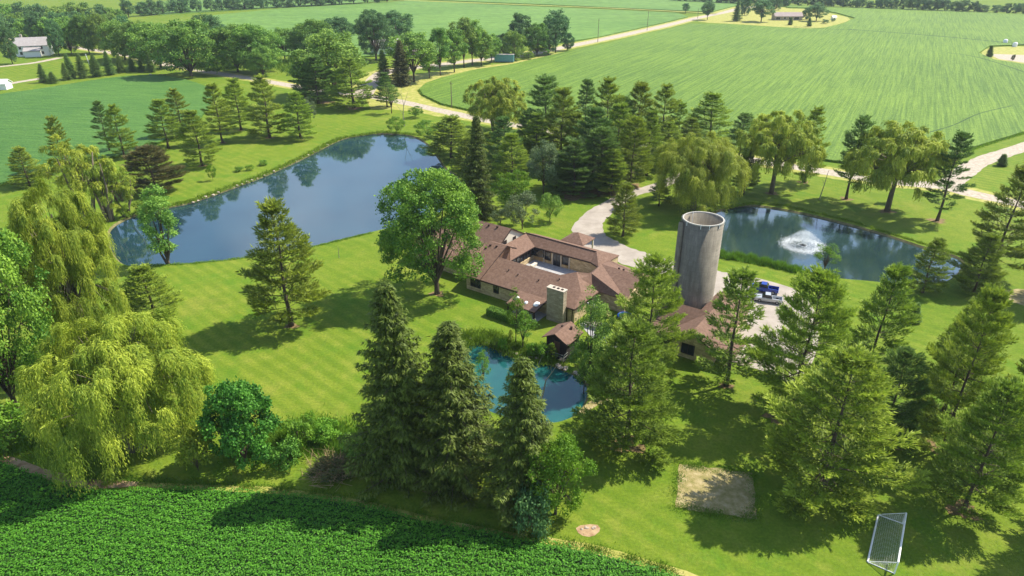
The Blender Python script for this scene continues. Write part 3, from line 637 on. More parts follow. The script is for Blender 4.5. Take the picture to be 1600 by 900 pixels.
T['chestnut'] = [lobes_tree(120, 9, 4.2, .03, 11, 170, 110, .38, .26, .75)]
T['locust'] = [lobes_tree(130, 9, 3.6, .14, 9, 140, 120, .26, .14, .75)]
T['broad'] = [lobes_tree(140 + i, 18, 7, (.06, .03, .08, .04)[i], (14, 16, 13, 17)[i], 190, 110, .50, .36, 1.3) for i in range(4)]
T['round'] = [lobes_tree(150 + i, 8, 4, .22, 8, 80, 110, .30, .2, .85, trunk_r=.015) for i in range(2)]
T['street'] = [lobes_tree(160 + i, 18, 5, (.20, .26, .18)[i], 11, 110, 110, .52, .36, 1.2, trunk_r=.014) for i in range(3)]
T['far'] = [lobes_tree(170 + i, 15, 7, .0, 11, 80, 60, .95, .7, 1.7) for i in range(3)]
T['shrub'] = [lobes_tree(180 + i, 2.4, 1.6, .0, 6, 34, 80, .22, .14, .5, trunk_r=.01) for i in range(3)]
T['slender'] = [lobes_tree(190 + i, 12, 2.4, (.48, .3)[i], 7, 46, 90, .26, .16, .75, trunk_r=.010) for i in range(2)]
T['willow'] = [willow(200 + i, 17, 8.5, .25, 190, 40, 6, .50, .15, 2.3, (1, 2, 3)[i], 1, .9, .06) for i in range(3)]
T['willow_big'] = [willow(210, 17, 9, .2, 260, 56, 9, .38, .085, 4.0, 2, 1, .95), willow(213, 22, 9, .2, 260, 56, 8, .44, .10, 3.6, 2, 1, 1.05)]
T['willow_open'] = [willow(220 + i, 13, 5, .4, 62, 26, 6, .42, .12, 1.2, (3, 4, 2)[i], 1, .75, .0) for i in range(3)]
T['column'] = [lobes_tree(230, 13, 2.2, .05, 9, 90, 110, .3, .2, .7)]
def _fit(f, lo_):
    t_, c_, H0, R0 = f; a = np.empty(len(c_.vertices) * 3, dtype=np.float32); c_.vertices.foreach_get('co', a); a = a.reshape(-1, 3)
    return t_, c_, float(np.percentile(a[:, 2], 99.9)), float(np.percentile(np.hypot(a[:, 0], a[:, 1]), 96 if lo_ else 97.5))
for k_ in T: T[k_] = [_fit(f, k_ not in ('spruce', 'spruce_small', 'pine', 'pine_big', 'pine_slim')) for f in T[k_]]
_used = {}
def tree(kind, mat, u, vb, vt, hwid, name, label, group=None, cat='tree', bark='bark', var=None, rot=None):
    x, y, _ = spot(u, vb); H = max(rise(u, vb, vt), .8); Rr = hwid * reach(u, vb) 
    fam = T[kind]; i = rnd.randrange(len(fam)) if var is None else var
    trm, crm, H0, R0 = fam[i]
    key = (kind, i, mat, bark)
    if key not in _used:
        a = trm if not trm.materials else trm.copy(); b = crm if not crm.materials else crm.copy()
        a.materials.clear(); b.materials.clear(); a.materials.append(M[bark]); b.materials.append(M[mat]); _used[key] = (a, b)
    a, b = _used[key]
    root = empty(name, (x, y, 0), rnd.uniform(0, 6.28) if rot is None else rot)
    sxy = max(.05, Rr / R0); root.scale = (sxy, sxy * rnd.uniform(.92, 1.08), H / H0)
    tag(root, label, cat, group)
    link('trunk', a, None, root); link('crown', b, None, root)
    return root

G_L = 'pines standing along the left crop field'; G_M = 'pines in the grove behind the house'; G_R = 'pines on the lawn at the right'
G_ROW = 'trees in the roadside row'; G_CL = 'trees around the gravel yard by the road'
PT = [
 # left group
 ('pine','pine',263,232,155,27,'pine_tree','bright green pine third from the left along the crop field',G_L),
 ('pine','pine',287,214,138,24,'pine_tree','darker pine just behind two others on the field edge',G_L),
 ('pine','pine',316,259,172,29,'pine_tree','pine nearest the big pond among the left field pines',G_L),
 ('pine','pine',348,223,130,26,'pine_tree','tall slim pine in the middle of the left field row',G_L),
 ('pine','pine',377,203,122,27,'pine_tree','pine between the slim pine and the pair by the road',G_L),
 ('pine','pine',422,215,117,31,'pine_tree','tallest pine in the left row with a wide shadow on the grass',G_L),
 ('pine','pine',470,217,143,28,'pine_tree','rightmost pine of the left row above the big pond',G_L),
 ('pine','pine',195,247,163,23,'pine_tree','pine behind the open willows at the crop field edge',G_L),
 ('pine_slim','pine_dark',172,238,157,18,'pine_tree','dark narrow pine left of the field edge pines',G_L),
 ('pine','pine',46,290,230,27,'pine_tree','lone small pine at far left on the field corner',G_L),
 ('pine_slim','pine',104,268,181,18,'pine_tree','pine top rising behind the open willows on the left',G_L),
 ('pine','pine_dark',498,162,86,32,'pine_tree','pine beside the road left of the big rounded tree',G_L),
 ('pine','pine',553,169,90,36,'pine_tree','pine with bright right side in front of the big rounded tree',G_L),
 ('pine_slim','pine_dark',478,158,93,20,'pine_tree','smaller dark pine against the road at upper left',G_L),
 # grove
 ('pine','pine',706,248,181,34,'pine_tree','yellow green pine at the right tip of the big pond',G_M),
 ('pine','pine_dark',789,278,182,27,'pine_tree','dark pine under the round golden willow',G_M),
 ('pine','pine',800,292,208,24,'pine_tree','light pine between the tall spruce and the silvery tree',G_M),
 ('pine_big','pine_dark',851,240,118,38,'pine_tree','big dark pine right of the round golden willow',G_M),
 ('pine_big','pine',876,263,136,30,'pine_tree','pine tucked against the right side of the big dark pine',G_M),
 ('pine_slim','pine_dark',912,235,123,18,'pine_tree','slim dark pine spire in the grove against the field',G_M),
 ('pine','pine',944,256,121,28,'pine_tree','tall pine with outstretched top branches against the field',G_M),
 ('pine_big','pine_dark',925,290,168,36,'pine_tree','broad pine in the middle of the grove',G_M),
 ('pine_big','pine_dark',896,306,218,30,'pine_tree','dark low pine behind the lawn by the driveway bend',G_M),
 ('pine_big','pine_dark',936,300,198,30,'pine_tree','dark front pine of the grove left of the driveway top',G_M),
 ('pine','pine',992,246,128,26,'pine_tree','grove pine in front of the field left of the big golden willow',G_M),
 ('pine','pine',1031,242,131,24,'pine_tree','grove pine whose top rises above the golden willow',G_M),
 ('pine_slim','pine',1057,240,160,16,'pine_tree','small thin pine right of the grove behind the golden willow',G_M),
 ('pine','pine',1105,236,145,33,'pine_tree','pine with long feathery right branches behind the golden willow',G_M),
 ('pine_slim','pine_dark',1152,258,176,22,'pine_tree','blackish pine between two willows by the fountain pond',G_M),
 ('pine_big','pine',985,292,181,27,'pine_tree','grove pine right above the top of the driveway',G_M),
 ('pine','pine',962,270,160,26,'pine_tree','yellowish pine in the depth of the grove',G_M),
 ('pine','pine',838,268,176,24,'pine_tree','pine behind the silvery leaved tree',G_M),
 ('pine','pine',973,369,287,28,'pine_tree','young pine alone on the lawn inside the driveway bend',None),
 ('pine_slim','pine_dark',1029,322,285,16,'pine_tree','little dark pine in the shade left of the golden willow',None),
 ('pine','pine_dark',1162,302,236,20,'pine_tree','low dark evergreen at the top left of the fountain pond',None),
 # right band
 ('pine_slim','pine',1256,285,166,26,'pine_tree','pine right of the willow with its top over the field',G_R),
 ('pine_slim','pine_dark',1322,311,180,26,'pine_tree','dark pine standing between the two spreading willows',G_R),
 ('pine_slim','pine_dark',1464,345,205,31,'pine_tree','dark leaning pine beside the road junction',G_R),
 ('pine','pine',1548,432,257,45,'pine_tree','large pine at the right edge above the end of the pond',G_R),
 ('spruce_small','pine_dark',1565,259,241,8,'spruce_tree','tiny grey green spruce by the curved road at right',None),
 ('pine','pine',455,509,314,60,'pine_tree','lone big pine on the mown lawn below the large pond',None),
 ('pine','pine',243,502,415,42,'pine_tree','smaller pine beside the willows on the left lawn',None),
 ('pine_big','pine',977,695,503,84,'pine_tree','large pine right of the teal pond',None),
 ('pine_big','pine',1008,580,398,58,'pine_tree','bright green pine between the house and the silo',None),
 ('pine_slim','pine',1134,602,420,52,'pine_tree','open pine in front of the outbuilding below the silo',None),
 ('pine_big','pine',1236,650,421,74,'pine_tree','big dense pine covering the parking area',G_R),
 ('pine','pine',1349,610,413,52,'pine_tree','pine with thin upright top left of the tiny dark spruce',G_R),
 ('pine_big','pine',1283,768,548,104,'pine_tree','largest foreground pine with sweeping branches above the goal',G_R),
 ('pine_big','pine',1472,702,449,60,'pine_tree','pine with a browned tip and two bare trunks near the right',G_R),
 ('pine','pine',1474,642,470,45,'pine_tree','pine half hidden behind the brown tipped pine',G_R),
 ('pine_big','pine',1506,798,598,72,'pine_tree','foreground pine at lower right leaning over the lawn',G_R),
 ('pine_big','pine',1521,456,365,38,'pine_tree','dense pine at the right end of the fountain pond',G_R),
 ('pine','pine',1588,702,480,44,'pine_tree','pine cut by the right edge of the picture',G_R),
 ('pine','pine',1441,457,373,30,'pine_tree','small light pine on the grass at the pond end',G_R),
 ('pine_big','pine_dark',1378,690,545,52,'pine_tree','dark pine wedged behind the largest foreground pine',G_R),
 ('spruce_small','pine_dark',1426,502,474,12,'spruce_tree','tiny dark blue green spruce alone on the right lawn',None),
 ('pine','pine',1680,470,300,50,'pine_tree','pine beyond the right edge throwing shade on the lawn',G_R),
 ('pine','pine',1700,860,640,70,'pine_tree','pine beyond the right lower edge',G_R),
 # spruces
 ('spruce','spruce',747,342,182,27,'spruce_tree','tall droopy spruce behind the big maple',None),
 ('spruce','spruce',632,741,446,72,'spruce_tree','tallest dark spruce at the left of the foreground trio',None),
 ('spruce','spruce',713,754,506,74,'spruce_tree','middle dark spruce of the foreground trio',None),
 ('spruce','spruce',817,790,561,62,'spruce_tree','right dark spruce of the foreground trio beside the teal pond',None),
 ('pine_slim','pine',798,536,515,5,'pine_tree','tiny upright conifer on the north bank of the teal pond',None),
 ('pine_slim','pine',862,562,536,9,'pine_tree','young pine beside the dark boathouse',None),
 ('pine_big','pine_brown',243,299,228,47,'pine_tree','wide rounded brownish pine near the left end of the big pond',None),
]
for r in PT:
    r = list(r)
    if r[8] == G_M: r[5] = int(r[5] * 1.28)
    tree(*r)
for u, vb, vt, w, k, l in ((870, 300, 236, 22, 'pine_dark', 'dark pine at the foot of the big dark pine in the grove'), (955, 306, 232, 24, 'pine', 'bright front pine at the lower edge of the grove'), (1010, 274, 172, 24, 'pine', 'pine filling the grove edge above the driveway top'), (1040, 262, 190, 24, 'pine', 'light pine touching the left side of the golden willow'), (898, 268, 176, 26, 'pine', 'pine in the shade of the slim dark spire'), (968, 250, 150, 24, 'pine_dark', 'dark pine between two tall tops of the grove'), (824, 250, 172, 24, 'pine_dark', 'dark pine just right of the round golden willow'), (765, 262, 206, 22, 'pine', 'small pine left of the droopy tall spruce top'), (1076, 250, 184, 22, 'pine', 'pine peering over the golden willow crown'), (730, 270, 214, 22, 'pine', 'light pine on the shore left of the tall droopy spruce')):
    tree('pine_big' if k == 'pine_dark' else 'pine', k, u, vb, vt, w * 1.2, 'pine_tree', l, G_M)
WL = [
 ('willow','willow',1205,302,174,62,'willow_tree','spreading willow at the top left of the fountain pond','willows around the fountain pond',0),
 ('willow','willow',1386,330,192,74,'willow_tree','largest spreading willow on the far bank of the fountain pond','willows around the fountain pond',0),
 ('willow_big','willow',1083,326,208,72,'willow_tree','golden weeping willow right behind the silo','willows around the fountain pond',0),
 ('willow','willow',775,207,121,49,'willow_tree','round golden willow beside the curving road',None,1),
 ('willow_big','willow',146,562,290,66,'willow_tree','tall weeping willow at the left edge of the lawn','foreground weeping willows',1),
 ('willow_big','willow',216,703,500,120,'willow_tree','huge weeping willow with hanging curtains at lower left','foreground weeping willows',0),
 ('willow_open','willow',142,348,208,46,'willow_tree','open many stemmed willow at the left tip of the big pond','open willows at the pond tip',0),
 ('willow_open','willow',172,345,238,34,'willow_tree','slimmer open willow leaning right beside the pond tip','open willows at the pond tip',1),
 ('willow_open','willow',198,338,268,30,'willow_tree','small willow on the bank right of the open willows','open willows at the pond tip',2),
]
for k, m, u, vb, vt, w, n, l, g, v in WL: tree(k, m, u, vb, vt, w, n, l, g, 'tree', 'bark_willow', v)
BT = [
 ('maple','maple',683,459,262,80,'maple_tree','large dark green maple against the left end of the house',None),
 ('chestnut','chestnut',384,722,598,52,'chestnut_tree','dense bright green bushy tree right of the huge willow',None),
 ('locust','locust',868,803,684,48,'locust_tree','light green feathery tree at the foot of the right spruce',None),
 ('maple','maple',30,648,316,82,'broadleaf_tree','tall dark leafy tree at the left edge behind the huge willow',None),
 ('maple','maple',-60,690,330,90,'broadleaf_tree','leafy tree just beyond the left edge',None),
 ('column','broad',263,412,291,25,'broadleaf_tree','ivy covered tree leaning over the near shore of the big pond',None),
 ('round','silver',849,303,217,29,'poplar_tree','silvery green tree in front of the dark grove',None),
 ('round','locust',801,326,266,31,'broadleaf_tree','pale green tree with layered leaves above the house roof',None),
 ('round','silver',816,358,300,31,'apple_tree','grey green apple tree with forked trunk behind the house',None),
 ('round','broad',859,346,301,20,'broadleaf_tree','small light tree right of the apple tree',None),
 ('round','silver',782,352,326,17,'shrub','grey green shrub between the spruce and the apple tree',None),
 ('slender','locust',806,540,450,18,'birch_tree','thin pale stemmed tree with a small crown over the porch roof',None),
 ('slender','locust',817,545,484,22,'birch_tree','thin tree with a spreading low crown before the chimney',None),
 ('slender','broad',920,606,446,26,'ash_tree','tall bare stemmed tree right of the boathouse',None),
 ('slender','broad',932,566,470,24,'ash_tree','slender tree behind the bare stemmed one near the patio',None),
 ('round','broad',912,612,528,28,'broadleaf_tree','leafy small tree on the right bank of the teal pond',None),
 ('slender','locust',755,606,546,14,'broadleaf_tree','light small tree peeping out right of the middle spruce',None),
 ('slender','locust',1285,434,382,19,'birch_tree','airy young tree on the near bank below the fountain',None),
 ('round','locust',333,282,257,8,'broadleaf_tree','tiny round tree on the grass above the big pond',None),
 ('round','weeds',650,184,166,13,'shrub','round bush beside the bend of the road',None),
 ('round','weeds',620,208,182,14,'shrub','dark round bush on the far shore of the big pond',None),
 ('round','weeds',668,215,188,20,'shrub','loose bush at the right end of the far pond shore',None),
 ('slender','broad',612,177,128,16,'broadleaf_tree','young yellow green tree left of the bare tree by the pond',None),
 ('round','silver',486,192,152,13,'broadleaf_tree','small tree with an orange tinge beside the rightmost left pine',None),
 # road side, left to right
 ('broad','broad',299,119,31,48,'broadleaf_tree','wide spreading tree with dark trunk at the field corner by the road',None),
 ('broad','broad',252,106,35,38,'broadleaf_tree','light tree left of the wide spreading one',G_CL),
 ('broad','broad',218,97,33,32,'broadleaf_tree','light tree behind the short conifers by the road',G_CL),
 ('broad','broad',196,93,32,28,'broadleaf_tree','tree at the left end of the light roadside trees',G_CL),
 ('broad','broad_dark',332,80,22,25,'broadleaf_tree','blue green tree standing alone before the far field',None),
 ('broad','broad_dark',352,88,40,22,'broadleaf_tree','dark low tree right of the blue green one',G_CL),
 ('broad','broad',372,112,38,38,'broadleaf_tree','broad tree across the road from the left pines',G_CL),
 ('broad','broad',408,113,38,38,'broadleaf_tree','broad tree right of its twin across the road',G_CL),
 ('broad','broad',412,119,71,24,'broadleaf_tree','rounded lower tree at the roadside before the two broad trees',G_CL),
 ('street','broad',446,97,43,22,'broadleaf_tree','thin stemmed tree at the gap in the roadside wood',G_CL),
 ('broad','broad',490,96,30,34,'broadleaf_tree','tall tree behind the big rounded crown',G_CL),
 ('broad','broad_dark',530,82,26,30,'broadleaf_tree','grey green tree behind the big rounded crown',G_CL),
 ('broad','broad',523,150,47,60,'broadleaf_tree','big rounded tree crown beside the road crossing',G_CL),
 ('maple','broad_dark',588,94,15,34,'broadleaf_tree','very dark tall tree at the road crossing',G_CL),
 ('street','broad_dark',620,72,16,25,'broadleaf_tree','pointed blue green tree right of the very dark one',G_CL),
 ('round','weeds',472,97,73,16,'shrub','bright bush at the gap in the roadside wood',None),
 ('spruce','pine_dark',601,130,78,14,'spruce_tree','dark spruce between the crossing and the row of trees',None),
 ('spruce','pine_brown',628,134,63,17,'spruce_tree','greyish conifer right of the dark spruce at the crossing',None),
 ('pine','pine_dark',605,167,113,18,'pine_tree','dark pine behind the young yellow green tree',None),
 ('street','broad',647,128,50,35,'broadleaf_tree','first and widest tree of the roadside row from the left',G_ROW),
 ('street','broad',671,122,62,15,'broadleaf_tree','small second tree of the roadside row from the left',G_ROW),
 ('street','broad',688,118,43,19,'broadleaf_tree','tall third tree of the roadside row from the left',G_ROW),
 ('street','broad',710,113,46,20,'broadleaf_tree','fourth tree of the roadside row with a dark straight trunk',G_ROW),
 ('street','broad',725,105,27,21,'broadleaf_tree','tallest tree of the roadside row',G_ROW),
 ('street','broad',738,102,29,19,'broadleaf_tree','tree right of the tallest in the roadside row',G_ROW),
 ('street','broad',752,102,47,18,'broadleaf_tree','lower sixth tree near the right end of the row',G_ROW),
 ('street','broad',768,98,53,16,'broadleaf_tree','last tree of the row left of the blue container',G_ROW),
 ('broad','broad_dark',787,88,52,15,'broadleaf_tree','dark small tree behind the blue container',G_CL),
 ('broad','broad',804,94,48,18,'broadleaf_tree','light tree right above the blue container',G_CL),
 ('street','broad_dark',815,86,20,20,'broadleaf_tree','grey green poplar above the container',G_CL),
 ('broad','broad',839,87,36,19,'broadleaf_tree','mid green tree in the clump right of the container',G_CL),
 ('street','broad_dark',868,82,15,22,'broadleaf_tree','tallest tree at the right end of the clump by the long road',G_CL),
 ('broad','broad_dark',857,85,38,15,'broadleaf_tree','dark tree at the foot of the tallest clump tree',G_CL),
 ('broad','broad_dark',886,79,51,11,'broadleaf_tree','last low tree of the clump at the edge of the long road',G_CL),
 ('round','weeds',826,92,80,10,'shrub','bush at the foot of the clump beside the container',None),
 ('round','weeds',851,87,74,9,'shrub','bush at the foot of the tallest clump tree',None),
 # far house lot
 ('street','broad_dark',1189,34,0,19,'broadleaf_tree','round tree left of the far brown roofed house',None),
 ('street','broad_dark',1105,31,1,11,'broadleaf_tree','tree beside the far end of the long road',None),
 ('street','broad_dark',1071,21,5,6,'broadleaf_tree','tiny lone tree left of the far end of the road',None),
 ('spruce','pine_dark',1150,33,0,8,'spruce_tree','dark blue spruce in the far house lot',None),
 ('far','broad_dark',1163,24,-6,10,'broadleaf_tree','tree behind the dark spruce in the far lot',None),
 ('far','broad_dark',1212,16,-8,9,'broadleaf_tree','tree rising behind the far brown roof',None),
 ('far','broad_dark',1226,10,-14,9,'broadleaf_tree','tree beyond the right side of the far brown roof',None),
 ('street','broad_dark',1275,33,4,14,'broadleaf_tree','round dark tree right of the far house',None),
 ('far','broad_dark',1259,30,11,7,'broadleaf_tree','small tree touching the right end of the far house',None),
 ('spruce_small','pine_dark',1234,39,27,4,'spruce_tree','little conifer before the far house',None),
 ('spruce_small','pine_dark',1264,41,28,4,'spruce_tree','little conifer right of the one before the far house',None),
 ('shrub','broad_dark',1289,37,30,6,'shrub','low bush on the right part of the far lot',None),
 ('shrub','broad_dark',1302,34,29,3,'shrub','tiny bush beside the white shed of the far lot',None),
 ('spruce_small','pine_dark',1545,89,71,5,'spruce_tree','pointed little conifer at the farm yard at right',None),
 ('shrub','pine_brown',1582,95,85,3,'shrub','reddish small bush on the farm yard',None),
]
for r in BT: tree(*r)
# short conifers along the upper left road
for u, vb, vt, w, l in ((69, 129, 100, 8, 'bluish small conifer left of the dark one by the left drive'), (84, 130, 112, 8, 'dark low conifer by the left drive'), (105, 125, 98, 8, 'pale conifer right of the dark low one'), (113, 123, 84, 9, 'dark conifer at the left end of the hedge of conifers'), (131, 122, 84, 9, 'dark conifer beside the leaning white pole'), (152, 120, 85, 10, 'dark conifer right of the leaning white pole'), (173, 117, 80, 9, 'tall narrow conifer in the hedge near the road'), (190, 114, 84, 7, 'fourth conifer from the right in the hedge'), (208, 112, 88, 6, 'third conifer from the right in the hedge'), (222, 112, 94, 6, 'lighter low conifer left of the last one'), (237, 113, 84, 8, 'dark last conifer at the right end of the hedge')):
    tree('spruce', 'pine_dark', u, vb, vt, w, 'spruce_tree', l, 'conifers by the upper left road')
# wood and house trees at upper left
for u, vb, vt, w, l in ((20, 100, 36, 13, 'dark tree left of the white house'), (93, 88, 30, 12, 'dark tree right of the white house'), (112, 84, 36, 14, 'light round tree right of the white house'), (140, 84, 22, 20, 'brownish green wide tree above the hedge of conifers'), (165, 84, 20, 18, 'tree at the right of the wide brownish one'), (62, 70, 18, 14, 'tree directly behind the white house')):
    tree('broad', 'broad_dark' if u < 100 else 'broad', u, vb, vt, w, 'broadleaf_tree', l, 'trees around the white house')
rw = random.Random(5)
for i in range(34):
    u = -120 + i * 9.5 + rw.uniform(-4, 4); vb = (66, 52, 42)[i % 3] + rw.uniform(-4, 4)
    tree('far', rw.choice(['broad', 'broad_dark', 'broad']), u, vb, vb - rw.uniform(34, 44) + (6 if i % 3 else 0), rw.uniform(15, 22), 'broadleaf_tree', 'tree in the wood behind the white house at upper left', 'trees of the wood at upper left')
for i in range(24):
    u = 204 + i * 17.5 + rw.uniform(-4, 4); t = max(0, (u - 204) / 420); vb = 27 - 24 * t ** .8
    tree('far', 'broad_dark', u, vb, vb - rw.uniform(19, 30), rw.uniform(9, 13), 'broadleaf_tree', 'bluish tree in the far line behind the pale field', 'trees in the far line at top left')
for i in range(46):
    u = 1060 + i * 13.5 + rw.uniform(-3, 3); vb = (2 + (u - 1060) * .045 if u < 1220 else 8.5 + (u - 1220) * .037) - .5
    if 1538 < u < 1552: continue
    tree('far', 'broad_dark', u, vb, vb - rw.uniform(12, 22), rw.uniform(7, 11), 'broadleaf_tree', 'bluish tree in the belt beyond the large field', 'trees in the belt at top right')
for i in range(26):
    u = 620 + i * 17 + rw.uniform(-5, 5)
    tree('far', 'broad_dark', u, -14 + rw.uniform(-2, 2), -30, rw.uniform(8, 12), 'broadleaf_tree', 'tree on the horizon line beyond the top of the photo', 'trees on the horizon')
# undergrowth between lawn and crop
for u, vb, vt, w, m, l in ((468, 700, 655, 26, 'weeds', 'yellow green bush on the lawn edge right of the bushy tree'), (510, 690, 660, 24, 'weeds', 'low bush above the brush pile'), (450, 728, 690, 26, 'chestnut', 'leafy bush hugging the right foot of the bushy tree'), (484, 668, 645, 13, 'weeds', 'small upright bush on the lawn edge'), (560, 722, 680, 26, 'broad', 'dark bush between the brush pile and the spruces'), (310, 735, 668, 34, 'willow', 'willowy bush between the huge willow and the bushy tree'), (20, 690, 640, 40, 'weeds', 'weedy bush at the left edge under the dark tree'), (66, 668, 634, 36, 'weeds', 'weedy bush beside the huge willow at the left'), (585, 715, 690, 16, 'broad', 'bush at the left foot of the spruces'), (832, 830, 760, 34, 'broad_dark', 'dark bush under the right spruce'), (786, 548, 528, 9, 'weeds', 'shore bush at the north tip of the teal pond'), (774, 542, 527, 8, 'weeds', 'low shore bush left of the tiny conifer'), (850, 560, 536, 13, 'weeds', 'grassy bush on the shore left of the boathouse'), (832, 556, 534, 10, 'weeds', 'leafy shore plant below the thin trees'), (196, 340, 320, 12, 'weeds', 'bush at the foot of the open willows'), (224, 334, 312, 14, 'weeds', 'bush on the shore right of the open willows'), (130, 338, 312, 13, 'broad_dark', 'dark bush between the open willow stems'), (940, 612, 590, 16, 'broad', 'bush at the right shore of the teal pond'), (905, 560, 536, 10, 'broad', 'bush right of the boathouse'), (950, 545, 510, 26, 'broad', 'leafy bush beside the patio'), (912, 478, 452, 9, 'broad', 'bush at the right corner of the stone wing')):
    tree('shrub', m, u, vb, vt, w, 'shrub', l, None, 'shrub')

# ------------------------------------------------------------------ the house (local plan metres a along the front, b to the back)
def mw(pts): return [hw(*p) for p in pts]
LM = Matrix(((E1[0], E2[0], 0, OR[0]), (E1[1], E2[1], 0, OR[1]), (0, 0, 1, 0), (0, 0, 0, 1)))
def croot(name, a, b, label, cat, group=None):
    o = empty(name, hw(a, b), -ang); tag(o, label, cat, group); o['_a'] = a; o['_b'] = b
    del o['_a']; del o['_b']
    return o
class LB(MB):                                             # boxes in plan metres relative to a root at (a0,b0)
    def __init__(s, a0=0, b0=0): super().__init__(); s.a0 = a0; s.b0 = b0
    def wall(s, a0, b0, a1, b1, z0, z1): return s.box(a0 - s.a0, b0 - s.b0, z0, a1 - s.a0, b1 - s.b0, z1)
    def slab(s, pts, h=.16): return s.prism([(p[0] - s.a0, p[1] - s.b0, p[2]) for p in pts], h)
    def face(s, pts): s.poly([(p[0] - s.a0, p[1] - s.b0, p[2]) for p in pts]); return s
house = croot('stone_house', 8, 8, 'long low stone house with brown hip roofs round an open courtyard', 'house')
def HB(): return LB(8, 8)
# walls
w = HB()
w.wall(-1, 0, 15.6, .3, 0, 2.62); w.wall(18.1, 0, 19.0, .3, 0, 2.62)                     # front wall, left and right of the chimney
w.wall(19.0, 0, 19.3, 8.5, 0, 2.6)                                                       # right flank
w.wall(-1, .3, -.7, 8, 0, 2.6)
w.wall(1.55, 15.95, 14.8, 16.25, 0, 2.5); w.wall(1.5, 8.2, 1.8, 15.95, 0, .95)            # courtyard back and left walls
w.wall(2, 7.55, 15.4, 7.85, 0, 2.5); w.wall(15.3, 7.85, 15.6, 14.8, 0, 2.5)               # courtyard front and right walls
w.wall(-3.5, 20.5, 15.8, 20.8, 0, 2.5); w.wall(15.5, 16.25, 15.8, 20.5, 0, 2.5)
w.wall(15.8, 15.2, 24, 15.5, 0, 2.6); w.wall(23.7, 7.3, 24, 15.2, 0, 2.6); w.wall(19.3, 7.0, 24, 7.3, 0, 2.6)
w.wall(-16, 3.0, -2.6, 3.3, 0, 2.6); w.wall(-16, 3.3, -15.7, 17, 0, 2.6); w.wall(-15.7, 16.7, -3.5, 17, 0, 2.6); w.wall(-3.0, 3.3, -2.7, 8, 0, 2.6)
w.build('wall', M['stone'], house)
# cream gable end of the back left wing
g = HB(); g.slab([(-1.25, 8.8, 4.0), (-1.25, 12.7, 6.2), (-1.25, 16.7, 4.0), (-1.25, 16.7, 3.99)], 0)
g = HB()
i = len(g.V); ring = [(-1.2, 8.6, 2.4), (-1.2, 16.9, 2.4), (-1.2, 16.9, 4.0), (-1.2, 12.7, 6.25), (-1.2, 8.6, 3.9)]
g.V += [(p[0] - 8, p[1] - 8, p[2]) for p in ring] + [(p[0] - 8.2, p[1] - 8, p[2]) for p in ring]
g.F += [tuple(range(5)), tuple(range(9, 4, -1))] + [(k, 5 + k, 5 + (k + 1) % 5, (k + 1) % 5) for k in range(5)]
g.build('gable_wall', M['cream'], house)
def window(root, a0, b0, a, b, z0, z1, wdt, axis='a', nose=-1, mull=2, frame='trim', name='window'):
    """axis 'a': pane lies in the a-z plane facing b*nose; axis 'b': in the b-z plane facing a*nose"""
    f = LB(a0, b0); p = LB(a0, b0); t = .07; d = .10
    def bx(L, u0, u1, v0, v1, d0, d1):
        if axis == 'a': L.wall(u0, min(b + nose * d0, b + nose * d1), u1, max(b + nose * d0, b + nose * d1), v0, v1)
        else: L.wall(min(a + nose * d0, a + nose * d1), u0, max(a + nose * d0, a + nose * d1), u1, v0, v1)
    c = a if axis == 'a' else b
    bx(f, c - wdt / 2 - t, c + wdt / 2 + t, z1, z1 + t, .0, d); bx(f, c - wdt / 2 - t, c + wdt / 2 + t, z0 - t, z0, .0, d * 1.3)
    bx(f, c - wdt / 2 - t, c - wdt / 2, z0, z1, .0, d); bx(f, c + wdt / 2, c + wdt / 2 + t, z0, z1, .0, d)
    for k in range(1, mull): u = c - wdt / 2 + wdt * k / mull; bx(f, u - .03, u + .03, z0, z1, .0, d * .8)
    bx(p, c - wdt / 2, c + wdt / 2, z0, z1, .0, .035)
    fo = f.build(name, M[frame], root); p.build('pane', M['glass'], fo)
    return fo
window(house, 8, 8, .9, 0, .85, 2.3, 1.9, 'a', -1, 3)
window(house, 8, 8, 5.0, 0, .95, 2.2, .9, 'a', -1, 2)
window(house, 8, 8, -1.2, 13.9, 3.3, 4.4, .7, 'b', 1, 2)
window(house, 8, 8, -1.2, 11.0, 3.4, 4.6, .9, 'b', 1, 2)
window(house, 8, 8, 4.6, 15.95, .75, 2.15, 1.15, 'a', -1, 1); window(house, 8, 8, 8.2, 15.95, .75, 2.15, 1.15, 'a', -1, 1)
window(house, 8, 8, 19.3, 4.4, .9, 2.1, 1.4, 'b', 1, 2)
d = HB(); d.wall(5.75, 15.83, 7.25, 15.95, 0, 2.3); dd = d.build('patio_door', M['trim'], house)
p = HB(); p.wall(5.85, 15.80, 6.45, 15.83, .1, 2.2); p.wall(6.55, 15.80, 7.15, 15.83, .1, 2.2); p.build('pane', M['glass'], dd)
for a_ in (3.85, 5.6, 7.35, 9.0):                           # pale stone piers between the openings
    q = HB(); q.wall(a_ - .09, 15.8, a_ + .09, 15.95, 0, 2.42); q.build('pier', M['cream'], house)
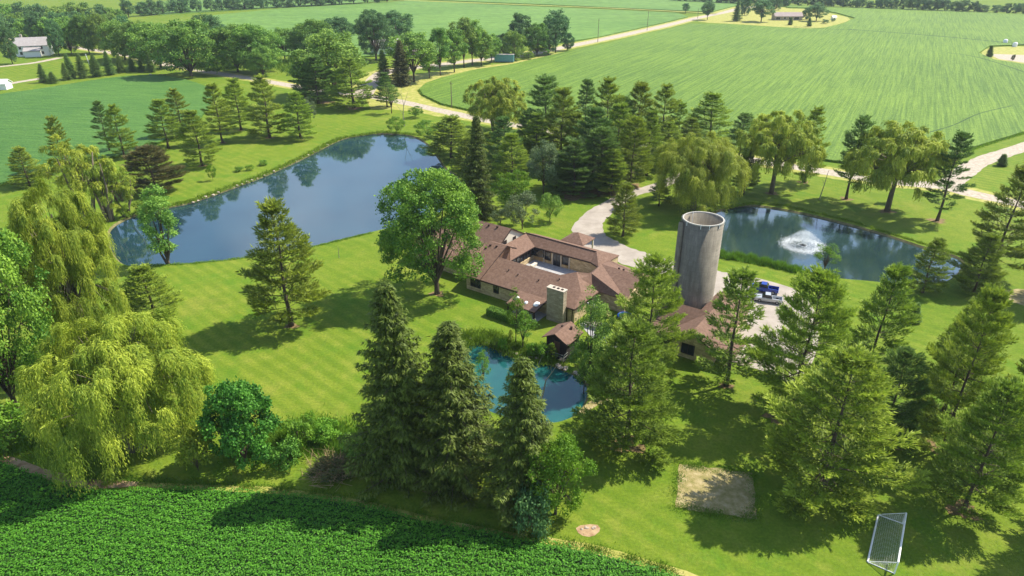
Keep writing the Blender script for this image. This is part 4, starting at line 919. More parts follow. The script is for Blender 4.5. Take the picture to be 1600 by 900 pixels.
# glazed corridor on the left side of the courtyard
for k in range(7):
    b0_ = 8.35 + k * 1.08
    q = HB(); q.wall(1.58, b0_ + .05, 1.66, b0_ + 1.03, .98, 2.48); q.build('corridor_pane', M['glass'], house)
q = HB()
for k in range(8): b0_ = 8.3 + k * 1.08; q.wall(1.62, b0_, 1.74, b0_ + .07, .95, 2.5)
q.wall(1.5, 8.2, 1.78, 15.95, 2.5, 2.6); q.build('corridor_mullions', M['trim'], house)
q = HB(); q.wall(1.8, 15.55, 3.9, 15.93, 1.0, 2.45); q.build('corridor_pane', M['glass'], house)
q = HB(); q.wall(1.8, 7.85, 15.3, 15.95, 0, .06); q.build('courtyard_floor', M['patio'], house)
q = HB(); q.wall(3.0, 12.6, 3.6, 14.2, .06, .5); q.build('courtyard_bench', M['cream'], house)
# roofs: every slope a slab of its own
def roof(pts, h=.14, name='roof'): return HB().slab(pts, h).build(name, M['roof'], house)
roof([(2.1, -.45, 2.62), (15.5, -.45, 2.62), (15.5, -.3, 2.69), (18.02, -.3, 2.69), (18.02, -.45, 2.62), (19.5, -.45, 2.62), (16.8, 4.45, 4.75), (16.15, 5.8, 5.35), (14.0, 4.5, 4.78), (2.1, 4.5, 4.78)])
roof([(2.1, 4.5, 4.775), (14.0, 4.5, 4.775), (14.6, 8.0, 2.72), (2.1, 8.0, 2.72)])
roof([(14.0, 4.5, 4.77), (16.15, 5.8, 5.34), (17.6, 7.9, 4.7), (15.55, 9.2, 2.85), (14.6, 8.0, 2.72)])
roof([(19.52, -.45, 2.62), (19.75, 2.0, 2.8), (18.75, 2.7, 3.9), (16.8, 4.45, 4.75)])
roof([(16.8, 4.45, 4.745), (18.75, 2.7, 3.895), (19.75, 2.0, 2.8), (19.75, 6.5, 2.7), (18.6, 6.8, 2.9), (17.6, 7.9, 4.695), (16.15, 5.8, 5.345)])
roof([(18.6, 6.6, 2.72), (24.4, 6.6, 2.62), (24.4, 11.7, 4.6), (17.15, 12.0, 4.65), (17.6, 7.9, 4.69)])
roof([(17.15, 12.0, 4.645), (24.4, 11.7, 4.595), (24.4, 16.0, 2.75), (15.8, 17.6, 2.9), (15.2, 14.8, 2.65)])
roof([(15.2, 14.75, 2.64), (15.5, 9.2, 2.84), (17.6, 7.9, 4.68), (17.15, 12.0, 4.64)])
roof([(2.0, 15.75, 2.6), (13.2, 15.75, 2.6), (13.2, 17.7, 3.8), (-1.3, 17.7, 3.95)])
roof([(-1.3, 17.7, 3.945), (13.2, 17.7, 3.795), (15.9, 21.0, 2.6), (-1.3, 21.0, 2.6)])
roof([(13.22, 15.75, 2.6), (15.22, 14.75, 2.6), (15.85, 17.6, 2.82), (15.9, 21.0, 2.595), (13.22, 17.7, 3.8)])
roof([(2.0, 8.3, 2.66), (2.0, 15.72, 2.66), (-1.0, 17.3, 4.0), (-1.0, 10.9, 4.05), (-1.0, 8.3, 4.05)], .12)
roof([(-1.35, -.47, 2.64), (2.15, -.47, 2.64), (2.15, 7.0, 5.92), (-1.35, 7.0, 5.92)], .16)
roof([(-1.35, 7.0, 5.915), (3.1, 7.0, 5.915), (3.1, 8.3, 5.35), (-1.35, 8.3, 5.35)], .16)
roof([(-1.0, 12.7, 6.4), (-9.0, 12.7, 6.4), (-9.0, 9.6, 4.6), (-5.2, 8.2, 3.75), (-2.0, 8.2, 3.75), (-1.0, 8.6, 4.0)])
roof([(-1.0, 12.7, 6.395), (-1.0, 17.2, 3.95), (-9.0, 17.2, 3.95), (-9.0, 12.7, 6.395)])
roof([(-5.0, 9.6, 4.55), (-16.2, 6.5, 4.4), (-16.2, 2.4, 2.66), (-2.4, 2.4, 2.66), (-2.4, 7.9, 3.6)])
roof([(-5.0, 9.65, 4.54), (-9.0, 12.6, 6.3), (-16.2, 12.0, 3.2), (-16.2, 6.5, 4.39)])
q = HB(); q.wall(-9.2, 9, -1.3, 17, 2.4, 3.7); q.build('upper_wall', M['cream'], house)
q = HB(); q.wall(1.7, 4.4, 2.0, 8.1, 2.7, 4.5); q.build('siding', M['siding'], house)
q = HB(); i = 0; ring = [(2.0, 4.4, 4.6), (2.0, 7.0, 5.72), (2.0, 8.15, 5.25), (2.0, 8.15, 4.4), (2.0, 4.4, 4.4)]
q.V += [(p_[0] - 8, p_[1] - 8, p_[2]) for p_ in ring] + [(p_[0] - 8.3, p_[1] - 8, p_[2]) for p_ in ring]
q.F += [tuple(range(5)), tuple(range(9, 4, -1))] + [(k, 5 + k, 5 + (k + 1) % 5, (k + 1) % 5) for k in range(5)]
q.build('siding', M['siding'], house)
q = HB(); q.wall(-1.2, 7.9, 2.0, 8.1, 2.7, 5.3); q.build('siding', M['siding'], house)
# fascia boards under the eaves
def fascia(p0, p1, h=.22, t=.06):
    a = Vector(p0); b = Vector(p1); d = (b - a); n = Vector((d.y, -d.x, 0)).normalized() * t
    q = HB(); q.V += [tuple(v - Vector((8, 8, 0))) for v in (a, b, b + n, a + n)] + [tuple(v - Vector((8, 8, h))) for v in (a, b, b + n, a + n)]
    q.F += [(0, 1, 2, 3), (7, 6, 5, 4), (0, 4, 5, 1), (1, 5, 6, 2), (2, 6, 7, 3), (3, 7, 4, 0)]
    q.build('fascia', M['trim'], house)
fascia((2.15, -.47, 2.61), (9.7, -.47, 2.61)); fascia((-1.35, -.49, 2.63), (2.13, -.49, 2.63)); fascia((18.2, -.47, 2.6), (19.5, -.47, 2.6))
fascia((2.17, -.47, 2.7), (2.17, 6.98, 5.98), .26); fascia((2.0, 15.73, 2.58), (13.2, 15.73, 2.58)); fascia((13.2, 15.73, 2.58), (15.2, 14.73, 2.58))
fascia((3.12, 7.0, 5.9), (3.12, 8.3, 5.33), .25); fascia((-.98, 8.5, 3.98), (-.98, 12.7, 6.42), .26); fascia((-.98, 12.7, 6.42), (-.98, 17.2, 3.97), .2)
fascia((-1.3, 17.7, 4.0), (13.2, 17.7, 3.86), .1, .1); fascia((19.54, -.45, 2.62), (19.77, 2.0, 2.8), .2); fascia((2.02, 15.7, 2.68), (2.02, 8.3, 2.68), .16)
# porch with three dome skylights
HB().slab([(9.6, -3.7, 2.1), (14.7, -3.75, 2.1), (14.7, -.2, 2.74), (9.6, -.2, 2.74)], .14).build('porch_roof', M['roof'], house)
fascia((9.6, -3.72, 2.1), (14.7, -3.77, 2.1)); fascia((14.72, -3.7, 2.12), (14.72, -.3, 2.75))
for a_ in (9.8, 12.2, 14.5): q = HB(); q.wall(a_ - .08, -3.6, a_ + .08, -3.44, 0, 2.0); q.build('porch_post', M['trim'], house)
q = HB(); q.wall(9.7, -3.0, 14.6, -.02, 0, .08); q.build('porch_floor', M['patio'], house)
def dome(a, b, z, rx, ry):
    q = LB(8, 8); pr = [(1.0, 0), (1.0, .08), (.92, .17), (.7, .25), (.4, .30), (.05, .32)]
    for r_, z_ in pr:
        for j in range(16):
            t = 2 * math.pi * j / 16; cx = math.copysign(abs(math.cos(t)) ** .6, math.cos(t)); cy = math.copysign(abs(math.sin(t)) ** .6, math.sin(t))
            q.V.append((a - 8 + rx * r_ * cx, b - 8 + ry * r_ * cy, z + z_ + (ry * r_ * cy) * .18))
    for k in range(len(pr) - 1):
        for j in range(16): q.F.append((k * 16 + j, k * 16 + (j + 1) % 16, (k + 1) * 16 + (j + 1) % 16, (k + 1) * 16 + j))
    q.F.append(tuple((len(pr) - 1) * 16 + j for j in range(16)))
    q.build('skylight', M['white'], house, True)
dome(10.4, -2.1, 2.34, .32, .45); dome(12.3, -2.4, 2.28, .27, .3); dome(13.9, -2.0, 2.36, .42, .55)
# roof vents
for a_, b_ in ((5.6, 2.6), (7.6, 2.3), (11.4, 2.4), (14.4, 3.6)):
    z_ = 2.62 + (b_ + .45) * .4364
    q = HB(); q.tube([(a_ - 8, b_ - 8, z_ - .1), (a_ - 8, b_ - 8, z_ + .2)], .08, 8); q.tube([(a_ - 8, b_ - 8, z_ + .19), (a_ - 8, b_ - 8, z_ + .25)], .13, 8); q.build('roof_vent', M['trim'], house)
for a_, b_, z_ in ((-.6, 6.1, 5.55), (.6, 6.2, 5.6), (-3.6, 12.2, 6.2), (-5.4, 12.1, 6.15), (20.0, 12.6, 4.3), (20.8, 12.6, 4.3), (-1.0, 5.4, 5.2)):
    q = HB(); q.wall(a_ - .14, b_ - .12, a_ + .14, b_ + .12, z_ - .1, z_ + .22); q.build('roof_vent', M['trim'], house)
# chimney
ch = HB(); ch.wall(15.25, -1.3, 18.1, -.35, 0, 5.3)
cho = ch.build('chimney', M['stone_grey'], house)
q = HB(); q.wall(15.17, -1.38, 18.18, -.27, 5.3, 5.42); q.build('chimney_cap', M['caps'], cho)
for a_ in (16.2, 16.9, 17.6): q = HB(); q.wall(a_ - .17, -.98, a_ + .17, -.66, 5.42, 5.52); q.build('flue', M['trim'], cho)
q = HB(); q.tube([(10.95, -8.05, 0), (10.95, -8.05, 2.5)], .06, 6); q.build('downpipe', M['trim'], house)
# entrance canopy on the drive side
G_ = croot('entrance_canopy', 6.5, 22, 'small brown hipped roof over the drive behind the house', 'canopy')
cor = [(4.1, 20.9, 2.7), (8.8, 20.9, 2.7), (8.8, 25.4, 2.7), (4.1, 25.4, 2.7)]; pk = (6.4, 23.2, 3.95)
for k in range(4): LB(6.5, 22).slab([cor[k], cor[(k + 1) % 4], pk], .12).build('roof', M['roof'], G_)
for a_, b_ in ((4.4, 21.3), (8.5, 21.3), (8.5, 25.1), (4.4, 25.1)): LB(6.5, 22).wall(a_ - .12, b_ - .12, a_ + .12, b_ + .12, 0, 2.62).build('post', M['cream'], G_)
# hedge, clipped
def hedge():
    rs = np.random.RandomState(9); root = croot('clipped_hedge', 11, -5, 'clipped box hedge in front of the porch', 'hedge')
    n = 15000; A = rs.uniform(0, 1, n); 
    L_, B_, Hh = 7.4, 1.3, 1.15
    x = A * L_; f = rs.rand(n); top = f < .45; y = np.where(top, rs.uniform(0, B_, n), np.where(f < .8, 0, B_)); z = np.where(top, Hh, rs.uniform(0, Hh, n))
    e = f > .93; x = np.where(e, rs.choice([0, L_], n), x); y = np.where(e, rs.uniform(0, B_, n), y)
    c = np.stack([x, y, z], 1) + rs.normal(0, .05, (n, 3)); nr = rs.normal(0, .4, (n, 3)); nr[:, 2] += np.where(top, 1, .2); nr[:, 1] += np.where(top, 0, np.where(y > .5, 1, -1))
    V, F = leaf_quads(c, nr, rs.normal(0, 1, (n, 3)), rs.uniform(.1, .2, n), rs.uniform(.07, .13, n)); V[:, 0] -= 3.7; V[:, 1] -= .6
    link('foliage', mesh_np('foliage', V, F, np.clip(rs.normal(.4, .2, n), 0, 1)), M['maple'], root)
    LB().box(-3.6, -.5, 0, 3.6, .6, 1.05).build('branches', M['bark'], root)
hedge()

# ------------------------------------------------------------------ boathouse on stilts at the teal pond
bh = croot('boathouse', 21.7, -7.4, 'small dark boathouse with brown gable roof over the teal pond', 'boathouse')
def BH(): return LB(21.7, -7.4)
BH().slab([(21.8, -9.65, 3.62), (19.75, -9.65, 2.5), (19.75, -5.35, 2.5), (21.8, -5.35, 3.62)], .12).build('roof', M['roof'], bh)
BH().slab([(21.8, -9.65, 3.615), (21.8, -5.35, 3.615), (23.85, -5.35, 2.5), (23.85, -9.65, 2.5)], .12).build('roof', M['roof'], bh)
q = BH(); q.wall(20.2, -9.1, 20.35, -5.7, .3, 2.6); q.wall(23.25, -9.1, 23.4, -5.7, .3, 2.6); q.wall(20.35, -5.85, 23.25, -5.7, .3, 2.6)
q.wall(20.35, -9.05, 21.3, -8.9, .3, 2.6); q.wall(22.3, -9.05, 23.25, -8.9, .3, 2.6); q.wall(21.3, -9.05, 22.3, -8.9, 2.2, 2.6)
q.build('wall', M['darkwood'], bh)
q = BH(); q.V += [(a - 21.7, -8.9 + 7.4, z) for a, z in ((20.35, 2.6), (23.25, 2.6), (21.8, 3.45))] + [(a - 21.7, -8.98 + 7.4, z) for a, z in ((20.35, 2.6), (23.25, 2.6), (21.8, 3.45))]
q.F += [(0, 1, 2), (5, 4, 3), (0, 3, 4, 1), (1, 4, 5, 2), (2, 5, 3, 0)]; q.build('gable', M['darkwood'], bh)
q = BH(); q.wall(21.3, -8.99, 22.3, -8.95, .3, 2.2); q.build('door', M['siding'], bh)
q = BH(); q.wall(20.0, -10.3, 23.7, -5.6, .12, .3); q.build('deck', M['darkwood'], bh)
for a_, b_ in ((20.2, -10.1), (23.5, -10.1), (21.9, -10.1), (20.2, -7.5), (23.5, -7.5)): BH().wall(a_ - .09, b_ - .09, a_ + .09, b_ + .09, -1.2, .12).build('stilt', M['darkwood'], bh)
for z_ in (.75, 1.15): q = BH(); q.wall(20.0, -10.3, 23.7, -10.24, z_, z_ + .06); q.wall(23.64, -10.24, 23.7, -9.2, z_, z_ + .06); q.build('railing', M['metal'], bh)
for a_ in (20.05, 21.25, 22.45, 23.65): BH().wall(a_ - .04, -10.32, a_ + .04, -10.22, .3, 1.2).build('railing_post', M['metal'], bh)
for a_, b_ in ((21.4, -7.0), (22.6, -6.6)): BH().wall(a_ - .12, b_ - .1, a_ + .12, b_ + .1, 3.1, 3.62).build('roof_vent', M['trim'], bh)
# low dark timber edge and rocks round the boathouse
def rock(x, y, r, name, label, group, mat='rock', zs=.6):
    bm = bmesh.new(); bmesh.ops.create_icosphere(bm, subdivisions=2, radius=r)
    q = random.Random(int(x * 97 + y * 31))
    for v in bm.verts: v.co *= 1 + q.uniform(-.2, .2); v.co.z *= zs
    me = bpy.data.meshes.new(name); bm.to_mesh(me); bm.free()
    o = link(name, me, M[mat], None, (x, y, r * .2)); o.rotation_euler.z = q.uniform(0, 6); tag(o, label, 'rock', group)
def rocks(px, n, r0, r1, jit, label, group):
    q = random.Random(len(label))
    for i in range(n):
        t = i / max(1, n - 1) * (len(px) - 1); k = min(int(t), len(px) - 2); f = t - k
        x, y, _ = spot(px[k][0] * (1 - f) + px[k + 1][0] * f, px[k][1] * (1 - f) + px[k + 1][1] * f)
        rock(x + q.uniform(-jit, jit), y + q.uniform(-jit, jit), q.uniform(r0, r1), 'rock', label, group)
rocks([(735, 529), (757, 533), (781, 542)], 16, .12, .28, .25, 'pale rock on the sandy north bank of the teal pond', 'rocks on the north bank of the teal pond')
rocks([(797, 552), (815, 556), (835, 559), (850, 562)], 14, .12, .3, .2, 'brown rock at the foot of the thin trees by the teal pond', 'rocks below the thin trees')
rocks([(868, 570), (885, 577), (905, 584), (918, 596)], 16, .15, .38, .3, 'brownish rock on the shore below the boathouse', 'rocks below the boathouse')
rocks([(300, 316), (350, 298), (400, 280), (450, 258), (510, 227)], 26, .15, .4, .4, 'dark stone along the far shore of the big pond', 'stones on the far shore of the big pond')

# ------------------------------------------------------------------ silo
sx, sy, _ = hw(32.65, 12.1); SH, SR = 15.7, 2.86
silo = empty('silo', (sx, sy, 0)); tag(silo, 'tall round roofless concrete silo beside the outbuilding', 'silo')
MB().lathe([(SR, -.2), (SR, SH), (SR - .14, SH), (SR - .14, 1.0), (.02, 1.0)], 64).build('shaft', M['concrete'], silo, True)
MB().lathe([(SR + .04, SH - .12), (SR + .03, SH + .04), (SR - .15, SH + .04), (SR - .15, SH - .12)], 64, close=True).build('rim', M['rim'], silo)
hoop = MB().lathe([(SR - .005, -.012), (SR + .018, 0), (SR - .005, .012)], 64).mesh('hoop')
for k in range(30): link('hoop', hoop, M['hoop'], silo, (0, 0, .6 + k * .5 + .012 * k))
for k, aa in enumerate((2.7, 3.6, 4.35, 4.75, 5.3, 5.9)):      # clasps hanging at the rim
    q = MB(); q.tube([((SR + .06) * math.cos(aa), (SR + .06) * math.sin(aa), SH - .55), ((SR + .06) * math.cos(aa), (SR + .06) * math.sin(aa), SH + .1)], .05, 6); q.build('clasp', M['white'], silo)
q = MB(); q.tube([((SR - .17) * math.cos(1.9), (SR - .17) * math.sin(1.9), SH - 4), ((SR - .17) * math.cos(1.9), (SR - .17) * math.sin(1.9), SH + .1)], .06, 6); q.build('inner_pipe', M['white'], silo)
# unloading chute on the left side
q = MB(); aa = math.radians(188); cx_, cy_ = (SR + .32) * math.cos(aa), (SR + .32) * math.sin(aa)
q.lathe([(.42, 1.5), (.42, SH - .6), (.30, SH - .3)], 14, (cx_, cy_, 0)); q.build('chute', M['concrete'], silo, True)
q = MB(); aa = math.radians(172)
for dx in (-.2, .2): q.tube([((SR + .15) * math.cos(aa) , (SR + .15) * math.sin(aa) + dx, 2), ((SR + .15) * math.cos(aa), (SR + .15) * math.sin(aa) + dx, SH + .2)], .03, 5)
for k in range(40): q.tube([((SR + .15) * math.cos(aa), (SR + .15) * math.sin(aa) - .2, 2.2 + k * .33), ((SR + .15) * math.cos(aa), (SR + .15) * math.sin(aa) + .2, 2.2 + k * .33)], .02, 4)
q.build('ladder', M['metal'], silo)

# ------------------------------------------------------------------ outbuilding below the silo
ob = croot('outbuilding', 37.2, 6, 'stone outbuilding with brown gable roof at the foot of the silo', 'outbuilding')
def OB(): return LB(37.2, 6)
OB().slab([(37.2, -.25, 4.6), (34.0, -.25, 2.75), (34.0, 3.6, 2.75), (37.2, 6.4, 4.6)], .14).build('roof', M['roof'], ob)
OB().slab([(37.2, -.25, 4.595), (37.2, 15.2, 4.595), (40.6, 15.2, 2.7), (40.6, -.25, 2.7)], .14).build('roof', M['roof'], ob)
OB().slab([(37.15, 6.4, 4.59), (37.2, 15.2, 4.59), (35.2, 15.2, 3.4), (35.2, 8.6, 3.4)], .14).build('roof', M['roof'], ob)
OB().slab([(30.5, 3.6, 2.74), (34.6, 3.6, 2.74), (37.2, 6.4, 4.61), (30.5, 6.4, 4.61)], .14).build('roof', M['roof'], ob)
OB().slab([(30.5, 6.4, 4.605), (36.9, 6.4, 4.605), (34.8, 9.0, 2.9), (30.5, 9.0, 2.9)], .14).build('roof', M['roof'], ob)
OB().slab([(30.2, 1.1, 2.2), (33.9, 1.1, 2.2), (33.9, 3.55, 2.6), (30.2, 3.55, 2.6)], .12).build('lean_to_roof', M['roof'], ob)
OB().slab([(40.5, .4, 2.6), (43.0, .4, 2.2), (43.0, 5.5, 2.2), (40.5, 5.5, 2.6)], .12).build('lean_to_roof', M['roof'], ob)
q = OB(); q.wall(34.35, .45, 34.65, 15, 0, 2.7); q.wall(34.65, .45, 40.2, .75, 0, 2.7); q.wall(39.9, .75, 40.2, 15, 0, 2.7); q.wall(34.65, 14.7, 39.9, 15, 0, 2.7); q.wall(30.9, 4.0, 34.35, 4.3, 0, 2.65); q.wall(30.6, 4.0, 30.9, 9, 0, 2.65)
q.build('wall', M['stone'], ob)
q = OB(); q.V += [(a - 37.2, b - 6, z) for b in (.45, .75) for a, z in ((34.3, 2.7), (40.25, 2.7), (37.2, 4.44))]
q.F += [(0, 1, 2), (5, 4, 3), (0, 3, 4, 1), (1, 4, 5, 2), (2, 5, 3, 0)]; q.build('gable', M['stone'], ob)
window(ob, 37.2, 6, 36.75, .45, .75, 2.15, 1.7, 'a', -1, 2)
for a_ in (30.4, 33.7): OB().wall(a_ - .08, 1.2, a_ + .08, 1.36, 0, 2.1).build('post', M['trim'], ob)
q = OB(); q.wall(31, 3.9, 34.3, 3.98, 0, 2.0); q.build('door', M['trim'], ob)
for p0, p1 in (((37.2, -.27, 4.62), (33.95, -.27, 2.77)), ((40.6, -.27, 2.72), (37.2, -.27, 4.62))):
    a = Vector(p1); b = Vector(p0); n = Vector((0, -.05, 0)); q = OB()
    q.V += [tuple(v - Vector((37.2, 6, 0))) for v in (a, b, b + n, a + n)] + [tuple(v - Vector((37.2, 6, .24))) for v in (a, b, b + n, a + n)]
    q.F += [(0, 1, 2, 3), (7, 6, 5, 4), (0, 4, 5, 1), (1, 5, 6, 2), (2, 6, 7, 3), (3, 7, 4, 0)]; q.build('fascia', M['trim'], ob)
for a_, b_, z_ in ((39.0, 9.5, 3.5), (38.2, 4.2, 4.0)): OB().wall(a_ - .13, b_ - .13, a_ + .13, b_ + .13, z_, z_ + .35).build('roof_vent', M['trim'], ob)

# ------------------------------------------------------------------ garden things
def patio():
    x, y, _ = spot(938, 520)
    flat('patio', [spot(u, v)[:2] for u, v in ((905, 506), (925, 500), (975, 512), (990, 535), (955, 545), (925, 528))], .03, M['patio'])
    g = empty('garden_table', spot(930, 512), -.5); tag(g, 'long pale stone table on the patio right of the boathouse', 'table')
    MB().box(-1.6, -.55, .72, 1.6, .55, .82).build('tabletop', M['caps'], g)
    for s_ in (-1.1, 1.1): MB().box(s_ - .15, -.4, 0, s_ + .15, .4, .72).build('leg', M['caps'], g)
    g = empty('grill', spot(929, 487), -.6); tag(g, 'grey blue lidded grill against the stone wing', 'grill')
    MB().box(-.55, -.3, .5, .55, .3, .9).build('body', M['black'], g)
    MB().tube([(-.5, 0, .95), (.5, 0, .95)], .3, 12).build('lid', M['silverpaint'], g)
    for a_ in (-.45, .45):
        for b_ in (-.22, .22): MB().tube([(a_, b_, 0), (a_, b_, .5)], .03, 6).build('leg', M['black'], g)
    for k, (u, v) in enumerate(((941, 490), (950, 496))):
        g = empty('wicker_chair', spot(u, v), -.4 + k); tag(g, ('tan wicker chair right beside the grill', 'tan wicker chair farther from the grill')[k], 'chair', 'wicker chairs on the patio')
        MB().box(-.35, -.35, .38, .35, .35, .46).build('seat', M['straw'], g); MB().box(-.35, .28, .46, .35, .36, .95).build('backrest', M['straw'], g)
        for s_ in (-.38, .30): MB().box(s_, -.35, .46, s_ + .08, .28, .66).build('armrest', M['straw'], g)
        for a_ in (-.3, .3):
            for b_ in (-.3, .3): MB().tube([(a_, b_, 0), (a_, b_, .38)], .03, 5).build('leg', M['straw'], g)
    g = empty('paddling_pool', spot(976, 496)); tag(g, 'small round blue pool half hidden by the bright pine', 'pool')
    MB().lathe([(1.1, 0), (1.12, .42), (1.02, .42), (1.0, .06)], 28).build('rim', M['blue'], g, True)
    MB().lathe([(1.0, .34), (.02, .34)], 28).build('water', M['water3'], g)
patio()
def goal():
    far_post = Vector(spot(1410, 818.6)); near_post = Vector(spot(1397, 896.5)); fb = Vector(spot(1372, 805)); nb = Vector(spot(1355.5, 878.5)); h = 1.4
    c = (far_post + near_post) / 2; root = empty('soccer_goal', c); tag(root, 'white soccer goal with net lying open to the right', 'soccer goal')
    v = [p - c for p in (far_post, near_post, fb, nb)]; fp, np_, fb, nb = v; up = Vector((0, 0, h))
    MB().tube([fp + up, np_ + up], .09, 8).build('crossbar', M['white'], root)
    for p in (fp, np_): MB().tube([p, p + up], .07, 8).build('post', M['white'], root)
    MB().tube([fb + Vector((0, 0, .06)), nb + Vector((0, 0, .06))], .085, 8).build('ground_bar', M['white'], root)
    for a, b in ((fp, fb), (np_, nb)):
        MB().tube([a + Vector((0, 0, .05)), b + Vector((0, 0, .05))], .045, 6).build('side_bar', M['white'], root)
        MB().tube([a + up, b + Vector((0, 0, .1))], .035, 6).build('brace', M['white'], root)
    n = MB(); L_ = (np_ - fp)
    def sag(s, t): return fp + L_ * s + up * (1 - t) + (fb - fp) * t - Vector((0, 0, .28 * math.sin(math.pi * t))) + Vector((0, 0, .08 * t))
    for k in range(40): s = k / 39; n.tube([sag(s, t / 5) for t in range(6)], .007, 3, False)
    for k in range(1, 13): n.tube([sag(s / 8, k / 13) for s in range(9)], .005, 3, False)
    for a, b in ((fp, fb), (np_, nb)):
        for k in range(1, 14): t = k / 14; n.tube([a + (b - a) * t, a + (b - a) * t + up * (1 - t)], .006, 3, False)
        for k in range(1, 12): t = k / 12; n.tube([a + up * t, a + (b - a) * (1 - t) + up * t], .006, 3, False)
    o = n.build('net', M['white'], root); o['kind'] = 'stuff'
goal()
def fountain():
    x, y, _ = spot(1255, 383, -.3); rs = np.random.RandomState(4)
    m, N, L, P = nodes('spray'); P.inputs['Base Color'].default_value = (.85, .88, .9, 1); P.inputs['Roughness'].default_value = .5
    tr = N.new('ShaderNodeBsdfTransparent'); ms = N.new('ShaderNodeMixShader'); ms.inputs[0].default_value = .5; L.new(tr.outputs[0], ms.inputs[1]); L.new(P.outputs[0], ms.inputs[2]); L.new(ms.outputs[0], N['Material Output'].inputs[0])
    root = empty('fountain', (x, y, -.32)); tag(root, 'fountain throwing a white crown of spray over the pond', 'fountain'); root.scale = (.74, .74, .85)
    MB().lathe([(.02, -.1), (.75, -.1), (.8, .05), (.5, .16), (.15, .22), (.12, .4), (.02, .42)], 20).build('float', M['black'], root, True)
    n = 15000; az = rs.uniform(0, 6.283, n); k = rs.randint(0, 3, n)
    R_ = np.where(k == 0, rs.normal(4.6, .35, n), np.where(k == 1, rs.normal(3.4, .5, n), rs.normal(2.0, .7, n)));Hh = np.where(k == 0, 1.9, np.where(k == 1, 2.5, 3.1)) * rs.uniform(.85, 1.05, n)
    s = rs.rand(n) ** .8; r = R_ * s; z = 4 * Hh * s * (1 - s) + .15
    c = np.stack([r * np.cos(az), r * np.sin(az), z], 1) + rs.normal(0, .06, (n, 3))
    d = rs.normal(0, 1, (n, 3)); nr = rs.normal(0, 1, (n, 3)); ln = rs.uniform(.05, .13, n)
    V, F = leaf_tris(c, d, nr, ln, ln * .8); o = link('spray', mesh_np('spray', V, F), m, root); o['kind'] = 'stuff'
    n = 11000; az = rs.uniform(0, 6.283, n); r = np.abs(rs.normal(4.3, .9, n)); r = np.where(rs.rand(n) < .25, rs.uniform(.5, 5, n), r)
    c = np.stack([r * np.cos(az), r * np.sin(az), rs.uniform(.005, .16, n) ** 1.5 + .01], 1)
    nr = np.zeros((n, 3)); nr[:, 2] = 1; nr += rs.normal(0, .3, (n, 3)); ln = rs.uniform(.06, .2, n)
    V, F = leaf_tris(c, rs.normal(0, 1, (n, 3)) * np.array([1, 1, .2]), nr, ln, ln); o = link('splash_ring', mesh_np('splash_ring', V, F), m, root); o['kind'] = 'stuff'
fountain()
# dead trees, bare limbs
def bare(name, u, v, limbs, label, cat='tree', mat='bark_pale'):
    root = empty(name, spot(u, v)); tag(root, label, cat); x0, y0, _ = spot(u, v); sc = reach(u, v)
    for k, (pts, r0, r1) in enumerate(limbs):
        P_ = [(dx * sc, dy * sc, dz * sc / .9) for dx, dy, dz in pts]
        MB().tube(P_, [r0 + (r1 - r0) * i / (len(P_) - 1) for i in range(len(P_))], 6).build('trunk' if k == 0 else 'branch', M[mat], root)
bare('dead_tree', 632, 197, [([(0, 0, -1), (-1, 0, 15), (1, 0, 30)], .18, .09), ([(1, 0, 28), (5, 2, 38), (9, 3, 48)], .08, .02), ([(1, 0, 30), (-2, 0, 44), (-1, 0, 52)], .07, .02), ([(-1, 0, 17), (-7, -1, 26), (-10, -2, 30)], .06, .02), ([(5, 2, 38), (8, 3, 40), (10, 3, 39)], .04, .02), ([(-2, 0, 40), (-5, 1, 46)], .03, .015)], 'bare dead tree on the far shore of the big pond')
bare('dead_tree', 833, 604, [([(0, 0, -1), (0, 0, 12), (-1, 0, 24)], .13, .08), ([(-1, 0, 24), (8, 0, 38), (14, 0, 52)], .07, .015), ([(-1, 0, 22), (-5, 0, 30), (-8, 0, 40)], .05, .015), ([(4, 0, 31), (10, 0, 33)], .03, .01)], 'leafless snag standing in the middle of the teal pond')
bare('dead_tree', 845, 625, [([(0, 0, -2), (4, 0, 14), (7, 0, 33)], .13, .08), ([(7, 0, 33), (16, 0, 46), (26, 0, 62)], .07, .02), ([(7, 0, 30), (5, 0, 36)], .04, .02), ([(16, 0, 46), (14, 2, 56)], .03, .01)], 'leaning bare branch rising from the teal pond before the boathouse')
bare('dead_limb', 261, 412, [([(0, 0, 0), (-6, 0, 16), (-11, 0, 30)], .22, .14), ([(-11, 0, 30), (-16, 0, 42), (-11, 0, 68)], .13, .03), ([(3, 0, 5), (10, 0, 24), (12, 0, 40)], .2, .08)], 'dark dead limb beside the ivy covered tree on the shore', 'tree', 'bark')
bare('bare_sapling', 530, 403, [([(0, 0, 0), (0, 0, 18)], .06, .02), ([(0, 0, 9), (3, 0, 15)], .03, .01)], 'thin bare sapling on the lawn below the big pond')
bare('fallen_branch', 262, 612, [([(-30, -4, 34), (-14, -2, 28), (4, 0, 24), (20, 4, 22)], .16, .08), ([(4, 0, 24), (24, 0, 30), (48, 2, 34)], .09, .03), ([(4, 0, 24), (18, -6, 17), (28, -10, 8)], .07, .02)], 'pale dead branch sticking out of the right side of the huge willow', 'branch')
bare('dead_tree', 1280, 312, [([(0, 0, 0), (3, 0, 22), (5, 0, 42)], .12, .04), ([(3, 0, 22), (-2, 0, 30)], .05, .02)], 'thin bare trunk between the willow and the dark pine at the fountain pond')
